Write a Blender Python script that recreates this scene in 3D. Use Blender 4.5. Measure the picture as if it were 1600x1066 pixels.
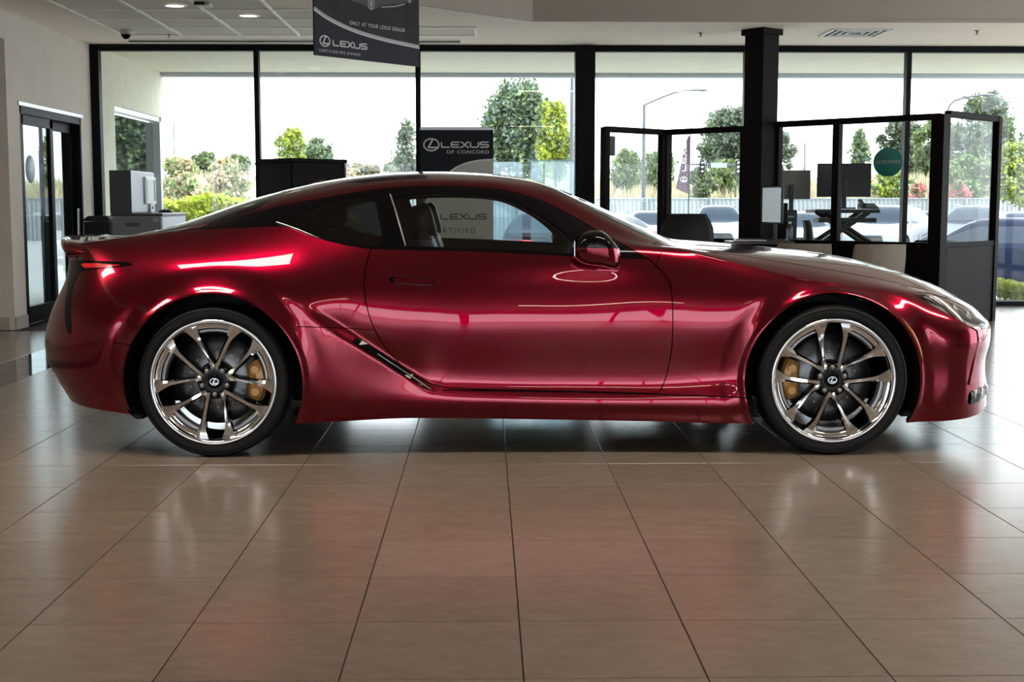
import bpy, bmesh, math, random
import numpy as np
from mathutils import Vector, Matrix

# ------------------------------------------------------------------ clear
for o in list(bpy.data.objects):
    bpy.data.objects.remove(o, do_unlink=True)
SC = bpy.context.scene
COL = SC.collection

# ------------------------------------------------------------------ camera
cam_d = bpy.data.cameras.new('camera')
cam_d.sensor_fit = 'HORIZONTAL'
cam_d.sensor_width = 36.0
cam_d.lens = 2089.0 / 1600.0 * 36.0
cam_d.clip_end = 600
cam = bpy.data.objects.new('camera', cam_d)
COL.objects.link(cam)
cam.location = (0, 0, 1.17)
cam.rotation_euler = (math.radians(90 - 5.876), 0, math.radians(-1.124))
SC.camera = cam

# ------------------------------------------------------------------ light and exposure
SC.view_settings.view_transform = 'Standard'
SC.view_settings.look = 'None'
SC.view_settings.gamma = 1
SC.view_settings.use_curve_mapping = False
SC.view_settings.exposure = 0.32
W = bpy.data.worlds.new('sky')
SC.world = W
W.use_nodes = True
wn = W.node_tree
bg = wn.nodes['Background']
bg.inputs['Color'].default_value = (0.88, 0.94, 1.0, 1)
bg.inputs['Strength'].default_value = 5.0
sun_d = bpy.data.lights.new('sun', 'SUN')
sun_d.energy = 7.0
sun_d.angle = math.radians(1.0)
sun_d.color = (1.0, 0.95, 0.86)
sun = bpy.data.objects.new('sun', sun_d)
COL.objects.link(sun)
sun.rotation_euler = Vector((-.70, .30, -.78)).to_track_quat('-Z', 'Y').to_euler()
sun.location = (5, 30, 30)

# ------------------------------------------------------------------ helpers: scene objects
def link(o, parent=None):
    COL.objects.link(o)
    if parent is not None:
        o.parent = parent
    return o

def tag(o, label=None, cat=None, group=None, kind=None):
    if label: o['label'] = label
    if cat: o['category'] = cat
    if group: o['group'] = group
    if kind: o['kind'] = kind
    return o

def thing(name, label, cat, loc=(0, 0, 0), rz=0.0, group=None):
    o = bpy.data.objects.new(name, None)
    o.empty_display_size = 0.1
    COL.objects.link(o)
    o.location = loc
    o.rotation_euler = (0, 0, rz)
    return tag(o, label, cat, group)

def copy_tree(o, parent=None):
    c = o.copy()
    COL.objects.link(c)
    c.parent = parent
    for ch in list(o.children):
        copy_tree(ch, c)
    return c

def mesh_obj(name, V, F, mat, parent=None, smooth=False, normals=None):
    me = bpy.data.meshes.new(name)
    me.from_pydata([tuple(v) for v in V], [], [tuple(int(i) for i in f) for f in F])
    mats = mat if isinstance(mat, (list, tuple)) else [mat]
    for m in mats:
        me.materials.append(m)
    if smooth:
        me.polygons.foreach_set('use_smooth', [True] * len(me.polygons))
    me.update()
    if normals is not None:
        me.normals_split_custom_set_from_vertices([tuple(n) for n in normals])
    o = bpy.data.objects.new(name, me)
    return link(o, parent)

class MB:
    """collects simple solids into one mesh"""
    def __init__(self):
        self.V = []; self.F = []; self.S = []; self.M = []
    def add(self, V, F, smooth=False, m=0):
        b = len(self.V)
        self.V += [tuple(v) for v in V]
        self.F += [tuple(i + b for i in f) for f in F]
        self.S += [smooth] * len(F); self.M += [m] * len(F)
        return self
    def box(self, c, s, rz=0.0, m=0, M=None, bev=0.0):
        hx, hy, hz = s[0] / 2, s[1] / 2, s[2] / 2
        if bev > 0:
            b = min(bev, hx * .9, hy * .9, hz * .9)
            V = []; idx = {}
            for sx in (-1, 1):
                for sy in (-1, 1):
                    for sz in (-1, 1):
                        for a in range(3):
                            p = [sx * (hx - b), sy * (hy - b), sz * (hz - b)]
                            p[a] = (sx * hx, sy * hy, sz * hz)[a]
                            idx[(sx, sy, sz, a)] = len(V); V.append(p)
            F = []
            g = lambda a, b_, c_, ax: idx[(a, b_, c_, ax)]
            for s_ in (-1, 1):
                F.append([g(s_, y, z, 0) for y, z in ((-1, -1), (1, -1), (1, 1), (-1, 1))])
                F.append([g(x, s_, z, 1) for x, z in ((-1, -1), (1, -1), (1, 1), (-1, 1))])
                F.append([g(x, y, s_, 2) for x, y in ((-1, -1), (1, -1), (1, 1), (-1, 1))])
            for a in (-1, 1):
                for b2 in (-1, 1):
                    F.append([g(a, b2, -1, 0), g(a, b2, 1, 0), g(a, b2, 1, 1), g(a, b2, -1, 1)])
                    F.append([g(a, -1, b2, 0), g(a, 1, b2, 0), g(a, 1, b2, 2), g(a, -1, b2, 2)])
                    F.append([g(-1, a, b2, 1), g(1, a, b2, 1), g(1, a, b2, 2), g(-1, a, b2, 2)])
                    for c2 in (-1, 1):
                        F.append([g(a, b2, c2, 0), g(a, b2, c2, 1), g(a, b2, c2, 2)])
        else:
            V = [(x, y, z) for x in (-hx, hx) for y in (-hy, hy) for z in (-hz, hz)]
            F = [(0, 1, 3, 2), (4, 6, 7, 5), (0, 4, 5, 1), (2, 3, 7, 6), (0, 2, 6, 4), (1, 5, 7, 3)]
        R = Matrix.Rotation(rz, 3, 'Z') if M is None else M
        V = [tuple(R @ Vector(v) + Vector(c)) for v in V]
        return self.add(V, F, False, m)
    def tube(self, pts, r, n=8, m=0, cap=True):
        pts = [Vector(p) for p in pts]
        rs = r if isinstance(r, (list, tuple)) else [r] * len(pts)
        V = []; F = []
        up = Vector((0, 0, 1))
        prev = None
        for i, p in enumerate(pts):
            d = (pts[min(i + 1, len(pts) - 1)] - pts[max(i - 1, 0)])
            d.normalize()
            a = prev - d * prev.dot(d) if prev is not None else (up if abs(d.dot(up)) < .95 else Vector((1, 0, 0))).cross(d)
            a.normalize(); prev = a
            b = d.cross(a)
            for k in range(n):
                t = 2 * math.pi * k / n
                V.append(tuple(p + (a * math.cos(t) + b * math.sin(t)) * rs[i]))
        for i in range(len(pts) - 1):
            for k in range(n):
                F.append((i * n + k, i * n + (k + 1) % n, (i + 1) * n + (k + 1) % n, (i + 1) * n + k))
        self.add(V, F, True, m)
        if cap:
            self.add(V[:n], [tuple(range(n - 1, -1, -1))], False, m)
            self.add(V[-n:], [tuple(range(n))], False, m)
        return self
    def lathe(self, prof, n=32, M=None, m=0, smooth=True, a0=0, a1=2 * math.pi, close=None):
        """prof: (r,z) list, revolved round Z, then M"""
        full = abs(a1 - a0 - 2 * math.pi) < 1e-6
        cnt = n if full else n + 1
        V = []; F = []
        for (r, z) in prof:
            for k in range(cnt):
                t = a0 + (a1 - a0) * k / n
                V.append((r * math.cos(t), r * math.sin(t), z))
        for i in range(len(prof) - 1):
            for k in range(n):
                k2 = (k + 1) % cnt
                F.append((i * cnt + k, i * cnt + k2, (i + 1) * cnt + k2, (i + 1) * cnt + k))
        if M is not None:
            V = [tuple(M @ Vector(v)) for v in V]
        return self.add(V, F, smooth, m)
    def prism(self, poly, h0, h1, M=None, m=0, smooth=False):
        """polygon in XY extruded from h0 to h1 in Z then M"""
        n = len(poly)
        V = [(p[0], p[1], h0) for p in poly] + [(p[0], p[1], h1) for p in poly]
        if M is not None:
            V = [tuple(M @ Vector(v)) for v in V]
        F = [tuple(range(n - 1, -1, -1)), tuple(range(n, 2 * n))]
        F += [(i, (i + 1) % n, (i + 1) % n + n, i + n) for i in range(n)]
        return self.add(V, F, smooth, m)
    def sweep(self, secs, closed_sec=True, cap=True, m=0, smooth=True):
        """secs: list of equal-length 3D point rings"""
        n = len(secs[0]); V = [tuple(p) for s in secs for p in s]; F = []
        rng = n if closed_sec else n - 1
        for i in range(len(secs) - 1):
            for k in range(rng):
                k2 = (k + 1) % n
                F.append((i * n + k, i * n + k2, (i + 1) * n + k2, (i + 1) * n + k))
        self.add(V, F, smooth, m)
        if cap and closed_sec:
            self.add(secs[0], [tuple(range(n - 1, -1, -1))], False, m)
            self.add(secs[-1], [tuple(range(n))], False, m)
        return self
    def build(self, name, mat, parent=None):
        me = bpy.data.meshes.new(name)
        me.from_pydata(self.V, [], self.F)
        for mm in (mat if isinstance(mat, (list, tuple)) else [mat]):
            me.materials.append(mm)
        me.polygons.foreach_set('use_smooth', self.S)
        me.polygons.foreach_set('material_index', self.M)
        me.update()
        bm = bmesh.new(); bm.from_mesh(me)
        bmesh.ops.recalc_face_normals(bm, faces=bm.faces)
        bm.to_mesh(me); bm.free()
        return link(bpy.data.objects.new(name, me), parent)

# ------------------------------------------------------------------ helpers: materials
def principled(name):
    m = bpy.data.materials.new(name)
    m.use_nodes = True
    return m, m.node_tree, m.node_tree.nodes['Principled BSDF']

def srgb(r, g, b):
    f = lambda c: (c / 255 / 12.92) if c / 255 <= .04045 else ((c / 255 + .055) / 1.055) ** 2.4
    return (f(r), f(g), f(b), 1)

def mat(name, col, rough=.5, metal=0.0, coat=0.0, coat_rough=.03, spec=.5, noise=0.0, scale=8.0, emit=None, emit_s=0.0,
        bump=0.0, bump_scale=60.0, rnd=0.0, trans=0.0, island=False):
    m, nt, b = principled(name)
    c = tuple(col) if len(col) == 4 else tuple(col) + (1,)
    b.inputs['Base Color'].default_value = c
    b.inputs['Roughness'].default_value = rough
    b.inputs['Metallic'].default_value = metal
    b.inputs['Specular IOR Level'].default_value = spec
    b.inputs['Coat Weight'].default_value = coat
    b.inputs['Coat Roughness'].default_value = coat_rough
    b.inputs['Transmission Weight'].default_value = trans
    if emit:
        b.inputs['Emission Color'].default_value = tuple(emit) + ((1,) if len(emit) == 3 else ())
        b.inputs['Emission Strength'].default_value = emit_s
    N, L = nt.nodes, nt.links
    if noise > 0 or rnd > 0:
        hsv = N.new('ShaderNodeHueSaturation')
        hsv.inputs['Color'].default_value = c
        val = None
        if noise > 0:
            tc = N.new('ShaderNodeTexCoord'); nz = N.new('ShaderNodeTexNoise')
            nz.inputs['Scale'].default_value = scale; nz.inputs['Detail'].default_value = 6
            L.new(tc.outputs['Object'], nz.inputs['Vector'])
            mr = N.new('ShaderNodeMapRange')
            mr.inputs['From Min'].default_value = .25; mr.inputs['From Max'].default_value = .75
            mr.inputs['To Min'].default_value = 1 - noise; mr.inputs['To Max'].default_value = 1 + noise
            L.new(nz.outputs['Fac'], mr.inputs['Value']); val = mr.outputs['Result']
        if rnd > 0:
            if island:
                oi = N.new('ShaderNodeNewGeometry'); src = oi.outputs['Random Per Island']
            else:
                oi = N.new('ShaderNodeObjectInfo'); src = oi.outputs['Random']
            m2 = N.new('ShaderNodeMapRange')
            m2.inputs['To Min'].default_value = 1 - rnd; m2.inputs['To Max'].default_value = 1 + rnd
            L.new(src, m2.inputs['Value'])
            if val is not None:
                mu = N.new('ShaderNodeMath'); mu.operation = 'MULTIPLY'
                L.new(val, mu.inputs[0]); L.new(m2.outputs['Result'], mu.inputs[1]); val = mu.outputs['Value']
            else:
                val = m2.outputs['Result']
        L.new(val, hsv.inputs['Value'])
        L.new(hsv.outputs['Color'], b.inputs['Base Color'])
    if bump > 0:
        tc = N.new('ShaderNodeTexCoord'); nz = N.new('ShaderNodeTexNoise')
        nz.inputs['Scale'].default_value = bump_scale; nz.inputs['Detail'].default_value = 4
        L.new(tc.outputs['Object'], nz.inputs['Vector'])
        bp = N.new('ShaderNodeBump'); bp.inputs['Strength'].default_value = bump; bp.inputs['Distance'].default_value = .01
        L.new(nz.outputs['Fac'], bp.inputs['Height']); L.new(bp.outputs['Normal'], b.inputs['Normal'])
    return m

def pane_mat(name, tint=(1, 1, 1), refl=1.0, rough=0.0, haze=0.0, haze_col=(1, 1, 1)):
    """thin clear sheet: transparent body with a fresnel reflection (and an optional film of haze)"""
    m = bpy.data.materials.new(name); m.use_nodes = True
    nt = m.node_tree; N, L = nt.nodes, nt.links
    N.remove(N['Principled BSDF'])
    out = N['Material Output']
    tr = N.new('ShaderNodeBsdfTransparent'); tr.inputs['Color'].default_value = tuple(tint) + (1,)
    gl = N.new('ShaderNodeBsdfGlossy'); gl.inputs['Roughness'].default_value = rough
    gl.inputs['Color'].default_value = (refl, refl, refl, 1)
    fc = N.new('ShaderNodeLayerWeight'); fc.inputs['Blend'].default_value = .5
    pw_ = N.new('ShaderNodeMath'); pw_.operation = 'POWER'; pw_.inputs[1].default_value = 5.0
    lw = N.new('ShaderNodeMath'); lw.operation = 'MULTIPLY_ADD'; lw.inputs[1].default_value = .95; lw.inputs[2].default_value = .045
    L.new(fc.outputs['Facing'], pw_.inputs[0]); L.new(pw_.outputs[0], lw.inputs[0])
    base = tr.outputs[0]
    if haze > 0:
        df = N.new('ShaderNodeBsdfTranslucent'); df.inputs['Color'].default_value = tuple(haze_col) + (1,)
        mh = N.new('ShaderNodeMixShader'); mh.inputs['Fac'].default_value = haze
        L.new(tr.outputs[0], mh.inputs[1]); L.new(df.outputs[0], mh.inputs[2]); base = mh.outputs[0]
    mx = N.new('ShaderNodeMixShader')
    L.new(lw.outputs[0], mx.inputs['Fac']); L.new(base, mx.inputs[1]); L.new(gl.outputs[0], mx.inputs[2])
    L.new(mx.outputs[0], out.inputs['Surface'])
    return m

# ------------------------------------------------------------------ helpers: lettering
def text_mesh(body, size=1.0, ext=0.0, sx=1.0, space=1.0):
    """built-in font as flat triangles in XY, left aligned at the origin; returns V, F, width"""
    cu = bpy.data.curves.new('t', 'FONT')
    cu.body = body; cu.size = size; cu.extrude = ext; cu.space_character = space
    cu.resolution_u = 3
    o = bpy.data.objects.new('t', cu); COL.objects.link(o)
    dg = bpy.context.evaluated_depsgraph_get(); dg.update()
    me = bpy.data.meshes.new_from_object(o.evaluated_get(dg))
    V = [(v.co.x * sx, v.co.y, v.co.z) for v in me.vertices]
    F = [tuple(p.vertices) for p in me.polygons]
    bpy.data.objects.remove(o, do_unlink=True); bpy.data.meshes.remove(me); bpy.data.curves.remove(cu)
    w = max([v[0] for v in V] + [0])
    return V, F, w

def stroke(mb, pts, t, h0, h1, M, m=0):
    """a flat stroke of width t along 2D pts"""
    n = len(pts)
    Lp, Rp = [], []
    for i in range(n):
        a = Vector(pts[max(i - 1, 0)]); b = Vector(pts[min(i + 1, n - 1)]); p = Vector(pts[i])
        d1 = (p - a) if i > 0 else (b - p); d2 = (b - p) if i < n - 1 else (p - a)
        d1.normalize(); d2.normalize()
        n1 = Vector((-d1.y, d1.x)); n2 = Vector((-d2.y, d2.x))
        nn = n1 + n2
        nn.normalize()
        k = t / 2 / max(.4, nn.dot(n1))
        Lp.append(p + nn * k); Rp.append(p - nn * k)
    for i in range(n - 1):
        mb.prism([Lp[i], Rp[i], Rp[i + 1], Lp[i + 1]], h0, h1, M, m)

def wordmark(mb, x0, y0, h, M, h1=.002, m=0):
    """wide five-letter word, cap height h, drawn with strokes; returns end x"""
    t = h * .19; w = h * 1.42; g = h * .17
    x = x0
    a = t / 2
    def S(pts):
        stroke(mb, [(x + px * w, y0 + a + py * (h - t)) for px, py in pts], t, 0, h1, M, m)
    S([(.06, 1), (.06, .14), (.16, 0), (.98, 0)]); x += w + g
    S([(.98, 1), (.2, 1), (.05, .86), (.05, .14), (.2, 0), (.98, 0)]); S([(.05, .5), (.9, .5)]); x += w + g * .6
    S([(0, 1), (.2, 1), (.82, 0), (1.02, 0)]); S([(0, 0), (.2, 0), (.82, 1), (1.02, 1)]); x += w + g
    S([(.05, 1), (.05, .16), (.2, 0), (.8, 0), (.95, .16), (.95, 1)]); x += w + g
    S([(.98, 1), (.2, 1), (.04, .88), (.04, .6), (.2, .5), (.8, .5), (.96, .4), (.96, .12), (.8, 0), (.02, 0)]); x += w
    return x

def oval_mark(mb, cx, cy, r, M, h1=.002, m=0):
    """oval ring with a leaning L inside"""
    n = 28; rx, ry, t = r * 1.25, r, r * .2
    o = [(cx + rx * math.cos(2 * math.pi * k / n), cy + ry * math.sin(2 * math.pi * k / n)) for k in range(n)]
    i = [(cx + (rx - t) * math.cos(2 * math.pi * k / n), cy + (ry - t) * math.sin(2 * math.pi * k / n)) for k in range(n)]
    for k in range(n):
        k2 = (k + 1) % n
        mb.prism([o[k], o[k2], i[k2], i[k]], 0, h1, M, m)
    stroke(mb, [(cx + r * .22, cy + r * .82), (cx - r * .42, cy - r * .38), (cx - r * .1, cy - r * .42), (cx + r * .95, cy - r * .42)], r * .24, 0, h1, M, m)

def flat_text(mb, body, x, y, size, M, sx=1.0, space=1.0, h1=.001, m=0, align='L'):
    V, F, w = text_mesh(body, size, 0, sx, space)
    ox = x - (w if align == 'R' else w / 2 if align == 'C' else 0)
    mb.add([tuple(M @ Vector((v[0] + ox, v[1] + y, h1))) for v in V], F, False, m)
    return w

def word_parts(name, body, x, y, size, M, material, parent, sx=1.0, space=1.0, h1=.001, align='L'):
    """one part per word of a printed line"""
    ws = body.split(' ')
    widths = [text_mesh(w, size, 0, sx, space)[2] for w in ws]
    gap = size * .42 * sx * space
    tot = sum(widths) + gap * (len(ws) - 1)
    cx = x - (tot if align == 'R' else tot / 2 if align == 'C' else 0)
    for w, wd in zip(ws, widths):
        mb = MB(); flat_text(mb, w, cx, y, size, M, sx, space, h1); mb.build(name, material, parent)
        cx += wd + gap
# ================================================================== the showroom shell
YW = 15.15          # window wall
XL = -4.37          # left wall
XR = 9.6            # right wall (out of view)
YB = -11.0           # wall behind the camera
ZC = 2.92           # soffit height
M_WALL = mat('warm_grey_wall_paint', (.62, .55, .475), .85, noise=.05, scale=3, bump=.12, bump_scale=90)
M_CEIL = mat('ceiling_paint', (.84, .745, .63), .9, noise=.03, scale=2)
M_FASCIA = mat('taupe_fascia_paint', (.40, .345, .295), .85, noise=.03, scale=2)
M_CTILE = mat('ceiling_tile', (.70, .665, .59), .95, noise=.08, scale=40, bump=.3, bump_scale=120, rnd=.05)
M_GRID = mat('ceiling_grid_metal', (.85, .82, .76), .5)
M_FRAME = mat('dark_bronze_frame', (.004, .004, .006), .5, 0, spec=.12, noise=.1, scale=5)
M_FRAMEL = mat('silver_frame_edge', (.55, .56, .58), .35, .6)
M_BASE = mat('baseboard_stone', (.36, .31, .26), .5)
M_STUCCO = mat('exterior_stucco', (.64, .63, .50), .9, noise=.06, scale=6, bump=.4, bump_scale=70)
M_PANE = pane_mat('window_glass', (.90, .92, .92), refl=.45)
M_PANE2 = pane_mat('reflective_door_glass', (.55, .60, .60), refl=1.0)
M_SLAB = mat('dark_grout', (.055, .045, .038), .8)
M_CONC = mat('concrete_path', (.60, .59, .56), .9, noise=.1, scale=3)
M_BLKTILE = mat('polished_black_granite', (.012, .012, .014), .06, noise=.3, scale=90)

def tile_mat():
    m, nt, b = principled('porcelain_floor_tile')
    N, L = nt.nodes, nt.links
    tc = N.new('ShaderNodeTexCoord')
    oi = N.new('ShaderNodeObjectInfo'); ge = N.new('ShaderNodeNewGeometry')
    ad = N.new('ShaderNodeMath'); ad.operation = 'ADD'
    L.new(oi.outputs['Random'], ad.inputs[0]); L.new(ge.outputs['Random Per Island'], ad.inputs[1])
    fr = N.new('ShaderNodeMath'); fr.operation = 'FRACT'; L.new(ad.outputs[0], fr.inputs[0])
    va = N.new('ShaderNodeVectorMath'); va.operation = 'ADD'
    mu = N.new('ShaderNodeMath'); mu.operation = 'MULTIPLY'; mu.inputs[1].default_value = 37.0
    L.new(fr.outputs[0], mu.inputs[0])
    L.new(tc.outputs['Object'], va.inputs[0]); L.new(mu.outputs[0], va.inputs[1])
    mp = N.new('ShaderNodeMapping'); mp.inputs['Scale'].default_value = (1.0, 2.2, 1.0); mp.inputs['Rotation'].default_value = (0, 0, .5)
    L.new(va.outputs[0], mp.inputs['Vector'])
    n1 = N.new('ShaderNodeTexNoise'); n1.inputs['Scale'].default_value = 9; n1.inputs['Detail'].default_value = 9; n1.inputs['Roughness'].default_value = .65; n1.inputs['Distortion'].default_value = .6
    L.new(mp.outputs[0], n1.inputs['Vector'])
    n2 = N.new('ShaderNodeTexNoise'); n2.inputs['Scale'].default_value = 110; n2.inputs['Detail'].default_value = 3
    L.new(mp.outputs[0], n2.inputs['Vector'])
    cr = N.new('ShaderNodeValToRGB')
    cr.color_ramp.elements[0].position = .30; cr.color_ramp.elements[0].color = (.235, .188, .154, 1)
    cr.color_ramp.elements[1].position = .72; cr.color_ramp.elements[1].color = (.290, .236, .194, 1)
    L.new(n1.outputs['Fac'], cr.inputs['Fac'])
    hsv = N.new('ShaderNodeHueSaturation'); L.new(cr.outputs['Color'], hsv.inputs['Color'])
    a2 = N.new('ShaderNodeMapRange'); a2.inputs['To Min'].default_value = .93; a2.inputs['To Max'].default_value = 1.07
    L.new(fr.outputs[0], a2.inputs['Value'])
    a3 = N.new('ShaderNodeMapRange'); a3.inputs['From Min'].default_value = .3; a3.inputs['From Max'].default_value = .7; a3.inputs['To Min'].default_value = .93; a3.inputs['To Max'].default_value = 1.07
    L.new(n2.outputs['Fac'], a3.inputs['Value'])
    m3 = N.new('ShaderNodeMath'); m3.operation = 'MULTIPLY'; L.new(a2.outputs[0], m3.inputs[0]); L.new(a3.outputs[0], m3.inputs[1])
    L.new(m3.outputs[0], hsv.inputs['Value'])
    L.new(hsv.outputs['Color'], b.inputs['Base Color'])
    rr = N.new('ShaderNodeMapRange'); rr.inputs['To Min'].default_value = .17; rr.inputs['To Max'].default_value = .24
    L.new(n1.outputs['Fac'], rr.inputs['Value']); L.new(rr.outputs[0], b.inputs['Roughness'])
    b.inputs['Specular IOR Level'].default_value = .5
    bp = N.new('ShaderNodeBump'); bp.inputs['Strength'].default_value = .02; bp.inputs['Distance'].default_value = .004
    L.new(n1.outputs['Fac'], bp.inputs['Height']); L.new(bp.outputs[0], b.inputs['Normal'])
    return m
M_TILE = tile_mat()

# ---- floor: slab with single tiles
mb = MB(); mb.box(((XL - 4 + XR) / 2, (YB + YW) / 2, -.057), (XR - XL + 4, YW - YB, .1))
FLOOR = tag(mb.build('floor', M_SLAB), kind='structure')
TS, TX0, TY0 = .457, .092, 3.66
def tile_mesh(mb, cx, cy):
    mb.box((cx, cy, -.006), (TS - .0036, TS - .0028, .012), bev=.0012)
cells = []
nx0, nx1 = int((XL - 4 - TX0) / TS) - 1, int((XR - TX0) / TS) + 1
ny0, ny1 = int((YB - TY0) / TS) - 1, int((YW - TY0) / TS) + 1
for i in range(nx0, nx1):
    for j in range(ny0, ny1):
        x0, y0 = TX0 + i * TS, TY0 + j * TS
        if x0 < XL - 3.9 or x0 + TS > XR or y0 < YB or y0 + TS > YW - .06: continue
        if x0 < XL + .02 and y0 + TS > 12.42: continue
        cells.append((x0 + TS / 2, y0 + TS / 2, i == -8))
def in_view(c):
    return c[1] > 3.0 and abs(c[0] - .02 * c[1]) < .40 * c[1] + .3
cells.sort(key=lambda c: (not in_view(c), c[1] + .2 * abs(c[0])))
t0 = MB(); tile_mesh(t0, 0, 0)
proto = t0.build('floor_tile', M_TILE, FLOOR)
proto.location = (cells[0][0], cells[0][1], 0)
mb2 = MB(); tile_mesh(mb2, 0, 0)
proto_b = mb2.build('granite_tile', M_BLKTILE, FLOOR)
first_b = True
rest, rest_b, n_single = MB(), MB(), 0
for k, (cx, cy, blk) in enumerate(cells):
    if blk:
        if not in_view((cx, cy)): tile_mesh(rest_b, cx, cy); continue
        o = proto_b if first_b else proto_b.copy()
        if not first_b: COL.objects.link(o); o.parent = FLOOR
        first_b = False
        o.location = (cx, cy, 0)
        continue
    if n_single < 300 and in_view((cx, cy)):
        o = proto if n_single == 0 else proto.copy()
        if n_single: COL.objects.link(o); o.parent = FLOOR
        o.location = (cx, cy, 0); n_single += 1
    else:
        tile_mesh(rest, cx, cy)
tag(rest.build('floor_tiles_far', M_TILE, FLOOR), kind='stuff')
tag(rest_b.build('granite_tiles_far', M_BLKTILE, FLOOR), kind='stuff')

# ---- window wall builder
def window_wall(name, p0, p1, xs, z0, z1, thick=(), mw=.055, depth=.11):
    """glazed wall from p0 to p1 (2D); xs = distances of mullions along it"""
    a = Vector((p0[0], p0[1], 0)); b = Vector((p1[0], p1[1], 0)); L = (b - a).length
    ang = math.atan2(b.y - a.y, b.x - a.x); d = (b - a).normalized()
    mid = (a + b) / 2
    fr = MB()
    fr.box((mid.x, mid.y, z1 - .035), (L, depth, .07), ang, bev=.004)
    fr.box((mid.x, mid.y, z0 + .03), (L, depth, .06), ang, bev=.004)
    root = tag(fr.build(name, M_FRAME), kind='structure')
    for i, s in enumerate(xs):
        c = a + d * s
        w = thick[i] if i < len(thick) and thick[i] else mw
        m = MB(); m.box((c.x, c.y, (z0 + z1) / 2), (w, depth + (.12 if w > .1 else .01), z1 - z0 - .02), ang, bev=.004)
        m.build('mullion', M_FRAME, root)
    for s0, s1 in zip(xs[:-1], xs[1:]):
        c = a + d * ((s0 + s1) / 2)
        m = MB(); m.box((c.x, c.y, (z0 + z1) / 2), (s1 - s0 - .02, .010, z1 - z0 - .08), ang)
        m.build('window_pane', M_PANE, root)
    return root
# front glass: mullions at measured places (metres from the left corner)
mx = [XL + .045, -2.54, -.75, 1.11, 2.92, 4.74, 6.57, 8.4, XR - .05]
window_wall('window_1', (XL, YW), (XR, YW), [x - XL for x in mx], 0, ZC, [.10, 0, 0, .22])
window_wall('window_2', (XR, YW), (XR, 4.0), [.05 + i * (YW - 4.1) / 6 for i in range(7)], 0, ZC, [0, 0, 0, .22])
mb = MB(); mb.box((XR, (YB + 4.0) / 2, 1.62), (.2, 4.0 - YB, 3.25)); tag(mb.build('wall_right', M_WALL), kind='structure')
window_wall('window_3', (XR, YB), (XL - 3.8, YB), [.05 + i * (XR - XL + 3.7) / 9 for i in range(10)], 0, 2.45, [0, 0, .22, 0, 0, .25, 0, 0, .22])

# ---- left wall: piece with the sliding door, header running on towards the camera, alcove
DY0, DY1, DH = 12.78, 14.70, 2.085
mb = MB()
mb.box((XL - .11, (12.45 + DY0) / 2, DH / 2), (.22, DY0 - 12.45, DH))
mb.box((XL - .11, (DY1 + YW) / 2, DH / 2), (.22, YW - DY1, DH))
mb.box((XL - .11, (12.45 + YW) / 2, (DH + ZC) / 2), (.22, YW - 12.45, ZC - DH))
mb.box((XL - .11, (YB + 12.45) / 2, (2.66 + ZC) / 2), (.22, 12.45 - YB, ZC - 2.66))
tag(mb.build('wall_left', M_WALL), kind='structure')
mb = MB()
mb.box((XL - 2.0, 12.56, 1.46), (3.56, .22, 2.92))
mb.box((XL - 3.9, 3, 1.46), (.2, 19.2, 2.92))
tag(mb.build('wall_alcove', M_WALL), kind='structure')
mb = MB()
mb.box((XL + .008, (12.45 + DY0) / 2, .06), (.016, DY0 - 12.45, .12))
mb.box((XL + .008, (DY1 + YW) / 2 - .04, .06), (.016, YW - DY1 - .12, .12))
mb.box((XL - 2.0, 12.442, .06), (3.9, .016, .12))
tag(mb.build('baseboard_left', M_BASE), kind='structure')
# sliding door in the left wall: two leaves
dr = MB()
dr.box((XL - .10, (DY0 + DY1) / 2, DH - .035), (.20, DY1 - DY0, .07)); dr.box((XL - .10, DY0 + .02, DH / 2), (.20, .04, DH)); dr.box((XL - .10, DY1 - .02, DH / 2), (.20, .04, DH))
dr.box((XL - .10, (DY0 + DY1) / 2, .006), (.20, DY1 - DY0, .012))
DOORW = tag(dr.build('door_1', M_FRAME), kind='structure')
for (y0, y1, xo) in ((DY0 + .04, (DY0 + DY1) / 2 + .05, -.04), ((DY0 + DY1) / 2 - .05, DY1 - .04, -.11)):
    lf = MB()
    for yy, ww in ((y0 + .045, .09), (y1 - .045, .09)):
        lf.box((XL + xo, yy, DH / 2 - .02), (.05, ww, DH - .08))
    lf.box((XL + xo, (y0 + y1) / 2, .10), (.05, y1 - y0, .16)); lf.box((XL + xo, (y0 + y1) / 2, DH - .12), (.05, y1 - y0, .09))
    leaf = lf.build('door_leaf', M_FRAME, DOORW)
    g = MB(); g.box((XL + xo, (y0 + y1) / 2, 1.05), (.008, y1 - y0 - .18, 1.75)); g.build('door_pane', M_PANE2, leaf)
st_ = MB(); st_.lathe([(0, 0), (.135, 0), (.135, .004), (0, .004)], 28, Matrix.Translation((XL - .034, 13.12, 1.50)) @ Matrix.Rotation(math.pi / 2, 4, 'Y'))
st_.build('door_sticker', mat('pale_blue_sticker', (.45, .55, .62), .5), DOORW)
tr = MB(); tr.box((XL + .004, (DY0 + DY1) / 2, DH + .02), (.02, DY1 - DY0 + .08, .04), bev=.003)
tag(tr.build('trim_1', M_FRAMEL), kind='structure')

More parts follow.
